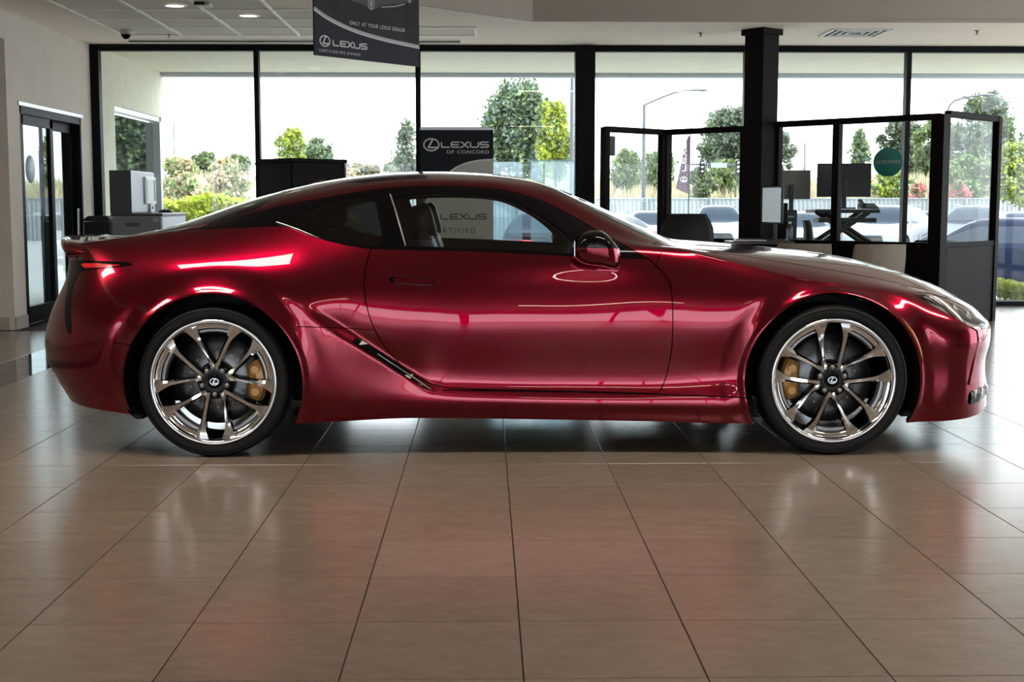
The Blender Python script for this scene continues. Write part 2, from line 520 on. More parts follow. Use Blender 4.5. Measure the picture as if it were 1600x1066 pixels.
# ---- ceiling: soffit with an octagonal raised tray, fascia, acoustic tile field
ZT = 3.25
FY = 13.18; FX = .45; FD = 7.5
oct_pts = [(FX, FY), (12.0, FY), (12.0, YB - 1), (FX - 1.1 - FD, YB - 1), (FX - FD, FY - FD)]
def soffit_poly():
    # soffit outline: everything between the walls and the tray edge
    a = [(XL - 4, YW + .1), (XR + .1, YW + .1), (XR + .1, FY), (FX, FY), (XL - 4, FY - (FX - XL + 4))]
    return a
mb = MB(); mb.prism(soffit_poly(), ZC, ZC + .10)
CEIL = tag(mb.build('ceiling', M_CEIL), kind='structure')
mb = MB()
mb.box(((FX + XR + .1) / 2, FY - .01, (ZC + ZT) / 2 + .0), (XR + .1 - FX, .02, ZT - ZC + .0))
dl = math.hypot(FX - XL + 4, FX - XL + 4)
mb.box(((FX + XL - 4) / 2 + .007, (2 * FY - (FX - XL + 4)) / 2 - .007, (ZC + ZT) / 2), (dl, .02, ZT - ZC), math.radians(45))
tag(mb.build('trim_2', M_FASCIA), kind='structure')
mb = MB(); mb.box(((FX + XR + .1) / 2 + .004, FY - .026, ZC + .012), (XR + .1 - FX, .014, .024))
mb.box(((FX + XL - 4) / 2 + .02, (2 * FY - (FX - XL + 4)) / 2 - .02, ZC + .012), (dl, .014, .024), math.radians(45))
tag(mb.build('trim_3', M_FASCIA), kind='structure')
mb = MB(); mb.box(((XL - 4 + XR) / 2, (YB + FY) / 2, ZT + .05), (XR - XL + 4.4, FY - YB + .2, .1))
tag(mb.build('ceiling_tray', M_CEIL), kind='structure')
# acoustic tiles: 0.61 m squares in a recessed field, cut by a 45 degree edge
CT = .61; CX0, CY0 = -3.76, 11.74 - 2 * CT
gr = MB()
tm = MB(); tm.box((0, 0, ZC - .002), (CT - .026, CT - .026, .010), bev=.003)
ct = None
def in_field(x, y):
    return y - CT / 2 > x - CT / 2 + 14.33 - .61 + 0.0 - .2 and y + CT / 2 < 14.66
cols, rows_ = 6, 8
cnt = 0
for i in range(cols):
    for j in range(rows_):
        x, y = CX0 + (i + .5) * CT, CY0 + (j + .5) * CT
        if y + CT / 2 > 14.62: continue
        if (y - x) < 14.15 and not (y > 13.0): continue
        if y - x < 14.0: continue
        if ct is None:
            ct = tm.build('ceiling_tile', M_CTILE, CEIL); o = ct
        else:
            o = ct.copy(); COL.objects.link(o); o.parent = CEIL
        o.location = (x, y, 0); cnt += 1
        gr.box((x - CT / 2, y, ZC - .008), (.026, CT, .016)); gr.box((x, y - CT / 2, ZC - .008), (CT, .026, .0155))
        gr.box((x + CT / 2, y, ZC - .008), (.025, CT, .015)); gr.box((x, y + CT / 2, ZC - .008), (CT, .025, .0145))
gr.build('ceiling_grid', M_GRID, CEIL)
# ---- eave outside with stucco soffit, and the stucco wing on the left
mb = MB()
mb.box(((XL - 1 + XR + 3) / 2, (YW + .06 + 17.95) / 2, ZC + .03), (XR - XL + 4, 17.95 - YW - .06, .12))
tag(mb.build('ceiling_eave', M_STUCCO), kind='structure')
mb = MB(); mb.box(((XL - 1 + XR + 3) / 2, 18.02, ZC + .06), (XR - XL + 4, .10, .30), bev=.01)
tag(mb.build('trim_4', mat('eave_gutter_metal', (.50, .54, .58), .4, .3)), kind='structure')
mb = MB()
mb.box((XL - .06, 15.45, 1.45), (.30, .50, 2.95)); mb.box((XL - .06, 16.9, 2.62), (.30, 2.4, .64)); mb.box((XL - .06, 18.0, .0), (.30, .2, 1.1)); mb.box((XL - .06, 16.9, -.2), (.30, 2.4, .9))
tag(mb.build('wall_wing', M_STUCCO), kind='structure')
mb = MB()
mb.box((XL + .0, 16.85, 2.27), (.14, 2.3, .06)); mb.box((XL + .0, 17.98, 1.3), (.14, .10, 2.0)); mb.box((XL, 15.75, 1.3), (.14, .06, 2.0)); mb.box((XL + .0, 16.85, .30), (.14, 2.3, .06))
wf = tag(mb.build('window_4', M_FRAMEL), kind='structure')
mb = MB(); mb.box((XL - .03, 16.85, 1.27), (.012, 2.2, 1.9)); mb.build('window_pane', mat('mirror_tinted_glass', (.25, .27, .25), .02, .95), wf)
# ground outside next to the glass
mb = MB(); mb.box((2, 16.7, -.16), (28, 3.0, .3)); mb.box((2, YB - 1.6, -.16), (28, 3.0, .3))
tag(mb.build('floor_path', M_CONC), kind='structure')
# roof slab (keeps the sun out)
mb = MB(); mb.box(((XL - 4 + XR) / 2, (YB + 17.9) / 2, 3.6), (XR - XL + 5, 17.9 - YB, .3))
tag(mb.build('ceiling_roof', M_STUCCO), kind='structure')
# stucco wall closing the left side behind the alcove and outside the sliding door
mb = MB(); mb.box((XL - 4.1, (YB + 12.5) / 2, 1.6), (.2, 12.5 - YB, 3.3)); tag(mb.build('wall_outer', M_STUCCO), kind='structure')

mb = MB(); mb.box(((XL - 4 + XR) / 2, YB, (2.45 + ZT) / 2), (XR - XL + 4, .2, ZT - 2.45)); tag(mb.build('wall_back', M_WALL), kind='structure')
# ---- square brown column
M_BROWN = mat('dark_brown_laminate', (.006, .0028, .0034), .55, spec=.08, noise=.25, scale=4)
M_BROWNL = mat('brown_laminate', (.011, .009, .0105), .55, spec=.08, noise=.18, scale=4)
mb = MB()
ca = math.radians(38)
mb.box((2.80, 13.72, ZC / 2), (.245, .245, ZC), ca, bev=.006)
mb.box((2.80, 13.72, ZC - .03), (.30, .30, .06), ca, bev=.004)
mb.box((2.80, 13.72, .06), (.27, .27, .12), ca, bev=.004)
tag(mb.build('structural_column', M_BROWN), 'dark brown square column rising to the ceiling beside the glass office', 'column')
# ================================================================== the red coupe
M_RED = mat('candy_red_paint', (0.20, 0.0002, 0.014), .21, 1.0, .9, .008, .5)
M_BLACKGLOSS = mat('gloss_black_trim', (.002, .002, .003), .06, 0, 0, .02, .22)
M_BLACK = mat('matt_black_plastic', (.005, .005, .006), .6, spec=.25)
M_LINER = mat('dark_cabin_lining', (.005, .005, .006), .8, spec=.2)
M_CHROME = mat('polished_metal', (.76, .78, .82), .09, 1.0, noise=.05, scale=30)
M_TYRE = mat('tyre_rubber', (.0045, .005, .0065), .5, spec=.3, bump=.25, bump_scale=180)
M_DISC = mat('brake_disc_steel', (.16, .16, .17), .35, .9, noise=.2, scale=40)
M_GOLD = mat('gold_caliper_paint', (.52, .27, .075), .35, .3, .3)
M_TINT = pane_mat('tinted_car_glass', (.80, .84, .83))
M_DTINT = pane_mat('dark_privacy_glass', (.10, .115, .12))
M_BLKGLASS = mat('black_backed_glass', (.002, .0025, .0035), .02, 0, 0, .02, .35)
M_WSH = pane_mat('windscreen_glass', (.62, .70, .68))
M_LENS = pane_mat('clear_lamp_lens', (.85, .87, .88))
M_REDLENS = mat('red_lamp_lens', (.60, .010, .02), .08, 0, 1.0, .02, emit=(.9, .01, .03), emit_s=.12)
M_LEATHER = mat('black_leather', (.007, .007, .008), .45, spec=.3, noise=.2, scale=20)
M_AMBER = mat('amber_marker_lens', (.55, .16, .02), .15, 0, 1.0)
M_LAMPREFL = mat('lamp_reflector', (.75, .76, .78), .15, .9)
M_BRIGHT = mat('bright_lamp_chrome', (.92, .93, .95), .18, 1.0)
M_GREY = mat('grey_alloy', (.35, .35, .37), .3, .9)

def pchip(xs, ys, x):
    xs = np.asarray(xs, float); ys = np.asarray(ys, float); x = np.asarray(x, float)
    h = np.diff(xs); d = np.diff(ys) / h
    m = np.zeros_like(ys)
    for i in range(1, len(xs) - 1):
        if d[i - 1] * d[i] > 0:
            w1 = 2 * h[i] + h[i - 1]; w2 = h[i] + 2 * h[i - 1]
            m[i] = (w1 + w2) / (w1 / d[i - 1] + w2 / d[i])
    m[0], m[-1] = d[0], d[-1]
    i = np.clip(np.searchsorted(xs, x) - 1, 0, len(xs) - 2)
    t = np.clip((x - xs[i]) / h[i], -.2, 1.2)
    return ((1 + 2 * t) * (1 - t) ** 2 * ys[i] + t * (1 - t) ** 2 * h[i] * m[i]
            + t * t * (3 - 2 * t) * ys[i + 1] + t * t * (t - 1) * h[i] * m[i + 1])

def spline_key(tab, x):
    """smooth keyed curve: average of pchip sampled around x (softens slope breaks)"""
    a = np.array(sorted(tab))
    out = 0
    for dx, wgt in ((-.06, .2), (-.03, .2), (0, .2), (.03, .2), (.06, .2)):
        out = out + wgt * pchip(a[:, 0], a[:, 1], np.clip(x + dx, a[0, 0], a[-1, 0]))
    return out

def smooth01(t):
    t = np.clip(t, 0, 1)
    return t * t * (3 - 2 * t)

def poly_sdf(poly, x, z):
    """signed distance to a closed polygon, positive inside"""
    P = np.asarray(poly, float); n = len(P)
    best = np.full(x.shape, 1e9); ins = np.zeros(x.shape, bool)
    for i in range(n):
        a = P[i]; b = P[(i + 1) % n]; e = b - a
        t = np.clip(((x - a[0]) * e[0] + (z - a[1]) * e[1]) / max(e @ e, 1e-12), 0, 1)
        d = np.hypot(x - a[0] - t * e[0], z - a[1] - t * e[1])
        best = np.minimum(best, d)
        c = (a[1] > z) != (b[1] > z)
        with np.errstate(divide='ignore', invalid='ignore'):
            xx = a[0] + (z - a[1]) * (b[0] - a[0]) / (b[1] - a[1] if b[1] != a[1] else 1e-12)
        ins ^= c & (x < xx)
    return np.where(ins, best, -best)

def line_sdf(pts, x, z):
    """signed distance to an open polyline, positive on the left of its direction"""
    P = np.asarray(pts, float)
    best = np.full(x.shape, 1e9); sgn = np.ones(x.shape)
    for i in range(len(P) - 1):
        a, b = P[i], P[i + 1]; e = b - a
        lo = -1e9 if i == 0 else 0; hi = 1e9 if i == len(P) - 2 else 1
        t = np.clip(((x - a[0]) * e[0] + (z - a[1]) * e[1]) / (e @ e), lo, hi)
        dx = x - a[0] - t * e[0]; dz = z - a[1] - t * e[1]
        d = np.hypot(dx, dz)
        k = d < best
        best = np.where(k, d, best); sgn = np.where(k, np.sign(e[0] * dz - e[1] * dx + 1e-15), sgn)
    return best * sgn

def smooth_poly(poly, n=2, closed=True, keep=()):
    """corner-cutting of a polygon"""
    P = [tuple(p) for p in poly]
    K = set(keep)
    for _ in range(n):
        Q = []
        m = len(P)
        for i in range(m if closed else m - 1):
            a = np.array(P[i]); b = np.array(P[(i + 1) % m])
            if P[i] in K: Q.append(P[i])
            else: Q.append(tuple(a * .75 + b * .25))
            if P[(i + 1) % m] in K: pass
            else: Q.append(tuple(a * .25 + b * .75))
        P = Q
    return P

class Skin:
    """triangle mesh with vertex attributes that can be cut exactly along level sets"""
    def __init__(self, P, N, A, T):
        self.P, self.N, self.A, self.T = P, N, A, T          # A: dict of extra attributes
        self.lab = np.zeros(len(T), int)
    def cut(self, f, where=None, label=None):
        """f: per-vertex values; triangles with f>0 inside get the label (if their old label is in `where`)"""
        f = np.where(np.abs(f) < 1e-5, 1e-5, f)
        s = f[self.T] > 0
        c = s.sum(1)
        mixed = (c == 1) | (c == 2)
        keepT, keepL, keepS = self.T[~mixed], self.lab[~mixed], c[~mixed] == 3
        MT, ML, MS = self.T[mixed], self.lab[mixed], s[mixed]
        if len(MT):
            one = MS.sum(1) == 1
            lone = np.where(one, MS.argmax(1), (~MS).argmax(1))
            r = np.arange(len(MT))
            a, b, d = MT[r, lone], MT[r, (lone + 1) % 3], MT[r, (lone + 2) % 3]
            E = np.concatenate([np.sort(np.stack([a, b], 1), 1), np.sort(np.stack([a, d], 1), 1)])
            U, inv = np.unique(E, axis=0, return_inverse=True)
            inv = inv.reshape(-1)
            f0, f1 = f[U[:, 0]], f[U[:, 1]]
            t = np.clip(f0 / (f0 - f1), .02, .98)[:, None]
            base = len(self.P)
            self.P = np.concatenate([self.P, self.P[U[:, 0]] * (1 - t) + self.P[U[:, 1]] * t])
            nn = self.N[U[:, 0]] * (1 - t) + self.N[U[:, 1]] * t
            self.N = np.concatenate([self.N, nn / np.linalg.norm(nn, axis=1, keepdims=True)])
            for k in self.A:
                self.A[k] = np.concatenate([self.A[k], self.A[k][U[:, 0]] * (1 - t[:, 0]) + self.A[k][U[:, 1]] * t[:, 0]])
            m = len(MT)
            p, q = inv[:m] + base, inv[m:] + base
            newT = np.concatenate([np.stack([a, p, q], 1), np.stack([p, b, d], 1), np.stack([p, d, q], 1)])
            newL = np.concatenate([ML, ML, ML]); newS = np.concatenate([one, ~one, ~one])
            self.T = np.concatenate([keepT, newT]); self.lab = np.concatenate([keepL, newL]); S = np.concatenate([keepS, newS])
        else:
            S = c == 3
        if label is not None:
            k = S if where is None else S & np.isin(self.lab, where)
            self.lab[k] = label
        return S
    @property
    def x(self): return self.P[:, 0]
    @property
    def w(self): return -self.P[:, 1]
    @property
    def z(self): return self.P[:, 2]

def part_mesh(S, labels, off=0.0, skirt=0.012, flip=False, only=None):
    T = S.T[np.isin(S.lab, labels)]
    if only is not None:
        T = T[only(S, T)]
    if len(T) == 0:
        return None
    u, inv = np.unique(T, return_inverse=True)
    T = inv.reshape(-1, 3)
    P, N = S.P[u] + S.N[u] * off, S.N[u]
    # degenerate triangles
    ar = np.linalg.norm(np.cross(P[T[:, 1]] - P[T[:, 0]], P[T[:, 2]] - P[T[:, 0]]), axis=1)
    T = T[ar > 1e-10]
    if skirt > 0:
        E = np.concatenate([T[:, [0, 1]], T[:, [1, 2]], T[:, [2, 0]]])
        key = np.sort(E, 1)
        U, idx, cnt = np.unique(key, axis=0, return_index=True, return_counts=True)
        B = E[idx[cnt == 1]]
        mid = (np.abs(P[B[:, 0], 1]) < 1e-4) & (np.abs(P[B[:, 1], 1]) < 1e-4)
        B = B[~mid]
        bv, binv = np.unique(B, return_inverse=True)
        binv = binv.reshape(-1, 2)
        n0 = len(P)
        # two rings: a copy at the edge (own normals) and the sunk one
        sideN = np.zeros((len(bv), 3))
        ed = P[B[:, 1]] - P[B[:, 0]]
        fn = np.cross(ed, N[B[:, 0]])
        np.add.at(sideN, binv[:, 0], fn); np.add.at(sideN, binv[:, 1], fn)
        sideN /= np.maximum(np.linalg.norm(sideN, axis=1, keepdims=True), 1e-9)
        P = np.concatenate([P, P[bv], P[bv] - N[bv] * skirt])
        N = np.concatenate([N, sideN, sideN])
        k = len(bv)
        a, b = binv[:, 0] + n0, binv[:, 1] + n0
        T = np.concatenate([T, np.stack([b, a, a + k], 1), np.stack([b, a + k, b + k], 1)])
    return P, N, T

def both(pm):
    P, N, T = pm
    m = np.array([1, -1, 1.])
    return np.concatenate([P, P * m]), np.concatenate([N, N * m]), np.concatenate([T, T[:, ::-1] + len(P)])

def far(pm):
    P, N, T = pm
    m = np.array([1, -1, 1.])
    return P * m, N * m, T[:, ::-1]

def skin_obj(name, pm, material, parent):
    P, N, T = pm
    me = bpy.data.meshes.new(name)
    me.vertices.add(len(P)); me.vertices.foreach_set('co', P.ravel())
    me.loops.add(len(T) * 3); me.loops.foreach_set('vertex_index', T.ravel().astype(np.int32))
    me.polygons.add(len(T)); me.polygons.foreach_set('loop_start', np.arange(0, len(T) * 3, 3, dtype=np.int32))
    me.update(calc_edges=True)
    me.validate()
    me.polygons.foreach_set('use_smooth', [True] * len(me.polygons))
    me.materials.append(material)
    me.normals_split_custom_set_from_vertices(N.tolist())
    return link(bpy.data.objects.new(name, me), parent)

def loft(rows, xs_r, tips_r, n_r, xs_f, tips_f, n_f, canon, nu=(64, 600, 84), per=16, disp=None):
    """half body (near side, y<0) from keyed rows [(x,z,w)...] bottom to top; superelliptic ends.
    returns Skin with attribute v (row coordinate)"""
    nr = len(rows)
    sr = np.sin(np.linspace(0, math.pi / 2, nu[0]))
    sf = np.sin(np.linspace(0, math.pi / 2, nu[2]))
    xr_end, xf_end = canon
    core = np.linspace(xs_r, xs_f, nu[1])
    xc = np.concatenate([xs_r + (xr_end - xs_r) * sr[::-1], core[1:-1], xs_f + (xf_end - xs_f) * sf])
    Rs = np.concatenate([sr[::-1], np.zeros(nu[1] - 2 + nu[2])])
    Fs = np.concatenate([np.zeros(nu[0] + nu[1] - 2), sf])
    cap = (1 - np.clip(Rs, 0, 1) ** n_r) ** (1 / n_r) * (1 - np.clip(Fs, 0, 1) ** n_f) ** (1 / n_f)
    Q = np.zeros((len(xc), nr, 3))
    for j, tab in enumerate(rows):
        Q[:, j, 2] = spline_key([(a, b) for a, b, c in tab], xc)
        Q[:, j, 1] = spline_key([(a, c) for a, b, c in tab], xc) * cap
        xj = xc.copy()
        xj = np.where(Rs > 0, xs_r + (tips_r[j] - xs_r) * Rs, xj)
        xj = np.where(Fs > 0, xs_f + (tips_f[j] - xs_f) * Fs, xj)
        Q[:, j, 0] = xj
    # spline through the rows (Catmull-Rom with chord-length knots)
    out = []; vv = []
    chord = np.sqrt(np.maximum(np.linalg.norm(np.diff(Q[:, :, 1:], axis=1), axis=2), 1e-4))
    for j in range(nr - 1):
        p0 = Q[:, j]; p1 = Q[:, j + 1]; h = chord[:, j][:, None]
        def tang(i):
            if i == 0: return (Q[:, 1] - Q[:, 0]) / chord[:, 0][:, None]
            if i == nr - 1:
                t = (Q[:, nr - 1] - Q[:, nr - 2]) / chord[:, nr - 2][:, None]
                t = t.copy(); t[:, 2] = 0; t[:, 0] = 0
                return t
            a = chord[:, i - 1][:, None]; b = chord[:, i][:, None]
            return ((Q[:, i] - Q[:, i - 1]) / a * b + (Q[:, i + 1] - Q[:, i]) / b * a) / (a + b)
        m0, m1 = tang(j) * h, tang(j + 1) * h
        K = per if j < nr - 2 else per + 1
        for k in range(K):
            t = k / per
            out.append((1 + 2 * t) * (1 - t) ** 2 * p0 + t * (1 - t) ** 2 * m0 + t * t * (3 - 2 * t) * p1 + t * t * (t - 1) * m1)
            vv.append(j + t)
    G = np.stack(out, 1)                        # stations x section x 3 (x, w, z)
    V = np.broadcast_to(np.array(vv), G.shape[:2]).copy()
    if disp is not None:
        G[:, :, 1] += disp(G[:, :, 0], G[:, :, 2], V, G[:, :, 1]) * cap[:, None]
    G[:, :, 1] = np.maximum(G[:, :, 1], 0)
    G[:, -1, 1] = 0
    P = G[:, :, [0, 1, 2]].copy(); P[:, :, 1] *= -1
    du = np.gradient(P, axis=0); dv = np.gradient(P, axis=1)
    N = np.cross(dv, du)
    ln = np.linalg.norm(N, axis=2, keepdims=True)
    N = N / np.maximum(ln, 1e-12)
    # orientation: outwards (negative y on the near side, or upwards)
    ref = N[len(xc) // 2, len(vv) // 3]
    if ref[1] > 0: N = -N
    N[:, -1, 1] = 0
    N[0] = np.array([-1, 0, 0]) * .9 + N[1] * .1; N[-1] = np.array([1, 0, 0]) * .9 + N[-2] * .1
    N /= np.maximum(np.linalg.norm(N, axis=2, keepdims=True), 1e-9)
    a, b = G.shape[:2]
    I = np.arange(a * b).reshape(a, b)
    q = np.stack([I[:-1, :-1], I[1:, :-1], I[1:, 1:], I[:-1, 1:]], -1).reshape(-1, 4)
    T = np.concatenate([q[:, [0, 1, 2]], q[:, [0, 2, 3]]])
    Pf = P.reshape(-1, 3); Nf = N.reshape(-1, 3)
    fn = np.cross(Pf[T[:, 1]] - Pf[T[:, 0]], Pf[T[:, 2]] - Pf[T[:, 0]])
    if (fn * Nf[T[:, 0]]).sum() < 0:
        T = T[:, ::-1].copy()
    return Skin(Pf, Nf, {'v': V.reshape(-1)}, T)

# ---- keyed body rows: (x, z, half width), metres from the middle of the wheelbase
WX, WZ, WR = 1.435, .345, .413
ROW_BOT = [(-2.39, .238, .82), (-2.23, .226, .85), (-2.0, .208, .87), (-1.83, .192, .88), (-1.435, .17, .90), (-1.04, .155, .91), (-.54, .172, .885),
           (-.06, .164, .87), (.54, .152, .87), (1.04, .142, .89), (1.435, .142, .89), (1.87, .144, .875), (2.08, .152, .86), (2.2, .17, .86), (2.355, .22, .86)]
ROW_SILL = [(-2.39, .36, .84), (-1.85, .30, .915), (-1.435, .28, .94), (-1.04, .26, .938), (-.6, .25, .908), (-.06, .240, .902), (.54, .228, .906),
            (1.04, .222, .93), (1.435, .23, .925), (1.87, .235, .90), (2.355, .285, .885)]
ROW_LOW = [(-2.39, .47, .87), (-1.85, .45, .93), (-1.435, .43, .955), (-1.0, .42, .950), (-.7, .40, .917), (-.3, .36, .888), (.1, .345, .885), (.5, .345, .888),
           (.9, .37, .906), (1.435, .41, .925), (1.87, .40, .905), (2.355, .42, .90)]
ROW_WIDE = [(-2.39, .62, .87), (-1.85, .635, .925), (-1.435, .65, .960), (-1.0, .64, .945), (-.7, .63, .918), (-.3, .62, .906), (.1, .62, .903), (.5, .62, .907),
            (.9, .62, .923), (1.2, .63, .935), (1.435, .62, .938), (1.87, .55, .915), (2.355, .50, .90)]
ROW_SHO = [(-2.39, .83, .80), (-1.85, .85, .850), (-1.435, .835, .905), (-1.1, .815, .908), (-.7, .80, .887), (-.3, .795, .880), (.1, .79, .880), (.5, .79, .886),
           (.8, .785, .894), (1.1, .77, .908), (1.435, .735, .912), (1.75, .67, .905), (1.95, .635, .885), (2.355, .57, .87)]
ROW_B = [(-2.39, .955, .76), (-2.15, .978, .74), (-1.937, 1.003, .70), (-1.774, 1.022, .69), (-1.616, 1.038, .70), (-1.323, 1.05, .722), (-1.109, 1.04, .745),
         (-.865, .995, .785), (-.535, .968, .815), (0, .954, .84), (.36, .951, .848), (.57, .955, .835), (.709, .955, .812), (.885, .917, .828),
         (1.259, .828, .865), (1.379, .806, .87), (1.751, .753, .84), (1.886, .733, .81), (2.02, .693, .79), (2.15, .645, .78), (2.355, .60, .76)]
ROW_G1 = [(-2.39, .975, .66), (-2.1, .989, .62), (-1.85, 1.012, .61), (-1.65, 1.045, .63), (-1.491, 1.08, .63), (-1.279, 1.132, .62), (-1.034, 1.186, .615), (-.85, 1.217, .615),
          (-.666, 1.246, .62), (-.482, 1.258, .625), (-.299, 1.258, .63), (-.115, 1.246, .635), (.007, 1.222, .64), (.13, 1.176, .65), (.251, 1.108, .67),
          (.371, 1.051, .70), (.49, 1.008, .735), (.577, .984, .755), (.70, .966, .74), (.90, .942, .72), (1.26, .888, .73), (1.75, .800, .70), (1.95, .752, .67), (2.355, .625, .62)]
ROW_G2 = [(-2.39, .982, .52), (-2.1, .994, .49), (-1.85, 1.028, .50), (-1.65, 1.063, .53), (-1.509, 1.098, .54), (-1.29, 1.164, .55), (-1.045, 1.226, .53), (-.86, 1.263, .52), (-.673, 1.288, .52),
          (-.425, 1.300, .52), (-.176, 1.294, .52), (.042, 1.266, .53), (.165, 1.226, .55), (.319, 1.141, .58), (.561, 1.025, .64), (.652, .987, .66),
          (.75, .967, .62), (.90, .957, .54), (1.26, .922, .52), (1.75, .850, .50), (1.95, .795, .48), (2.355, .640, .45)]
ROW_C = [(-2.39, .968, 0), (-2.367, .976, 0), (-2.256, .995, 0), (-2.106, .993, 0), (-1.939, 1.010, 0), (-1.804, 1.053, 0), (-1.619, 1.113, 0), (-1.383, 1.193, 0),
         (-1.215, 1.240, 0), (-1.047, 1.277, 0), (-.846, 1.310, 0), (-.645, 1.330, 0), (-.444, 1.337, 0), (-.176, 1.327, 0), (.06, 1.297, 0), (.161, 1.264, 0),
         (.296, 1.207, 0), (.431, 1.147, 0), (.635, 1.056, 0), (.805, .982, 0), (.975, .971, 0), (1.384, .934, 0), (1.657, .900, 0), (1.863, .852, 0),
         (2.001, .811, 0), (2.14, .763, 0), (2.279, .700, 0), (2.355, .655, 0)]
ROW_G3 = [(x, z - .010, .27) for x, z, _ in ROW_C]
ROWS = [ROW_BOT, ROW_SILL, ROW_LOW, ROW_WIDE, ROW_SHO, ROW_B, ROW_G1, ROW_G2, ROW_G3, ROW_C]
TIPS_R = [-2.285, -2.36, -2.39, -2.36, -2.27, -2.27, -2.30, -2.32, -2.33, -2.33]
TIPS_F = [2.36, 2.345, 2.33, 2.355, 2.36, 2.35, 2.34, 2.335, 2.33, 2.33]
SCOOP = [(-1.03, .700), (-.431, .302)]

def coupe_disp(x, z, v, w):
    d = np.zeros_like(x)
    side = smooth01((5.25 - v) / .7)
    for sx in (-1, 1):
        r = np.hypot(x - sx * WX, z - WZ)
        # rolled lip just outside the opening, with a soft valley around it
        d += side * (.014 * np.exp(-((r - WR) / .022) ** 2) * (r > WR - .03) - .006 * np.exp(-((r - WR - .075) / .035) ** 2))
    # carved hollow ahead of the blade vent
    s = line_sdf(SCOOP, x, z)                   # positive = ahead of / above the line
    a = np.array(SCOOP[0]); b = np.array(SCOOP[-1]); e = b - a
    t = ((x - a[0]) * e[0] + (z - a[1]) * e[1]) / (e @ e)
    amp = .034 * smooth01(t / .35) * smooth01((1.04 - t) / .30)
    d -= side * amp * smooth01((s + .020) / .055) * np.exp(-np.maximum(s, 0) / .11)
    # crisp crest line along the front fender
    d += .011 * np.exp(-np.abs(v - 5.0) / .16) * smooth01((x - .70) / .15) * smooth01((1.62 - x) / .3)
    return d

LB = dict(body=0, arch=1, trim=2, dglass=3, qglass=4, door=5, gap=6, head=7, tail=8, tred=9, wind=10, rearglass=11, hood=12, roof=13,
          trunk=14, fbump=15, rbump=16, rocker=17, fender=18, quarter=19, grille=20, frit=21, led=22, vent=23, diff=24, rfascia=25, handle=26, hrec=27)

DLO = [(-1.109, 1.062), (-.987, 1.015), (-.866, .979), (-.715, .956), (-.535, .953), (-.236, .948), (.002, .936), (.18, .927), (.36, .921), (.575, .912),
       (.544, .937), (.43, .998), (.251, 1.103), (.13, 1.17), (.007, 1.216), (-.115, 1.243), (-.299, 1.255), (-.482, 1.258), (-.666, 1.246), (-.85, 1.216),
       (-1.034, 1.185), (-1.157, 1.164), (-1.279, 1.133), (-1.491, 1.079), (-1.629, 1.042), (-1.324, 1.056), (-1.17, 1.062)]
DGLASS = [(-.622, 1.206), (-.553, .974), (-.237, .965), (.151, .945), (.249, .939), (.221, 1.003), (.154, 1.067), (.065, 1.126), (-.054, 1.184), (-.160, 1.209), (-.358, 1.218), (-.511, 1.215)]
QGLASS = [(-1.091, 1.071), (-.987, 1.03), (-.865, .994), (-.685, .971), (-.655, .986), (-.686, 1.104), (-.711, 1.216), (-.849, 1.194), (-1.001, 1.158)]
DOOR = [(-.715, .959), (-.74, .87), (-.744, .783), (-.724, .664), (-.681, .56), (-.635, .485), (-.535, .38), (-.416, .326), (-.327, .311), (.24, .297), (.625, .286),
        (.658, .347), (.68, .452), (.688, .572), (.683, .766), (.67, .824), (.627, .868), (.575, .915), (.18, .936), (-.535, .962)]
HEAD = [(1.818, .752), (1.926, .747), (2.026, .719), (2.146, .671), (2.242, .613), (2.287, .573), (2.141, .581), (2.095, .597), (2.008, .645), (1.924, .692)]
LED = [(1.936, .734), (1.973, .734), (2.014, .686), (2.056, .627), (2.037, .621), (1.976, .681)]
TAIL = [(-2.30, .905), (-2.18, .903), (-1.995, .903), (-1.79, .897), (-1.832, .882), (-1.991, .865), (-2.074, .855), (-2.112, .83), (-2.125, .782), (-2.12, .687), (-2.10, .567), (-2.13, .56), (-2.16, .69), (-2.165, .80), (-2.30, .86)]
TRED = [(-2.10, .889), (-1.993, .891), (-1.86, .884), (-1.943, .873), (-2.065, .868)]

S = loft(ROWS, -1.80, TIPS_R, 2.8, 1.95, TIPS_F, 2.5, (-2.39, 2.355), disp=coupe_disp)
v_ = lambda: S.A['v']
lowv = lambda f, vmax: np.where(v_() < vmax, f, -1.0)
GAP = .0024
for sx in (-1, 1):                                                        # wheel openings
    S.cut(lowv(WR - np.hypot(S.x - sx * WX, (S.z - WZ) * np.where(S.z < WZ, .96, 1)), 5.0), None, LB['arch'])
def seam(f, vmax=9.5, where=(0,), g=GAP):
    """a narrow open joint along f = 0; returns nothing, joint triangles become 'gap'"""
    S.cut(g - np.abs(f()) if False else np.where(v_() <= vmax, f() + g, -1), None, None)
    S.cut(np.where(v_() <= vmax, g - f(), -1), None, None)
    c = f()[S.T].mean(1)
    k = (np.abs(c) < g) & (v_()[S.T].max(1) <= vmax) & np.isin(S.lab, where)
    S.lab[k] = LB['gap']
# glass house
S.cut(lowv(poly_sdf(smooth_poly(DLO, 2, keep=[DLO[9], DLO[24]]), S.x, S.z), 6.9), (0,), LB['trim'])
S.cut(lowv(poly_sdf(smooth_poly(DGLASS, 2, keep=[DGLASS[0], DGLASS[1], DGLASS[4]]), S.x, S.z), 6.9), (LB['trim'],), LB['dglass'])
S.cut(lowv(poly_sdf(smooth_poly(QGLASS, 2), S.x, S.z), 6.9), (LB['trim'],), LB['qglass'])
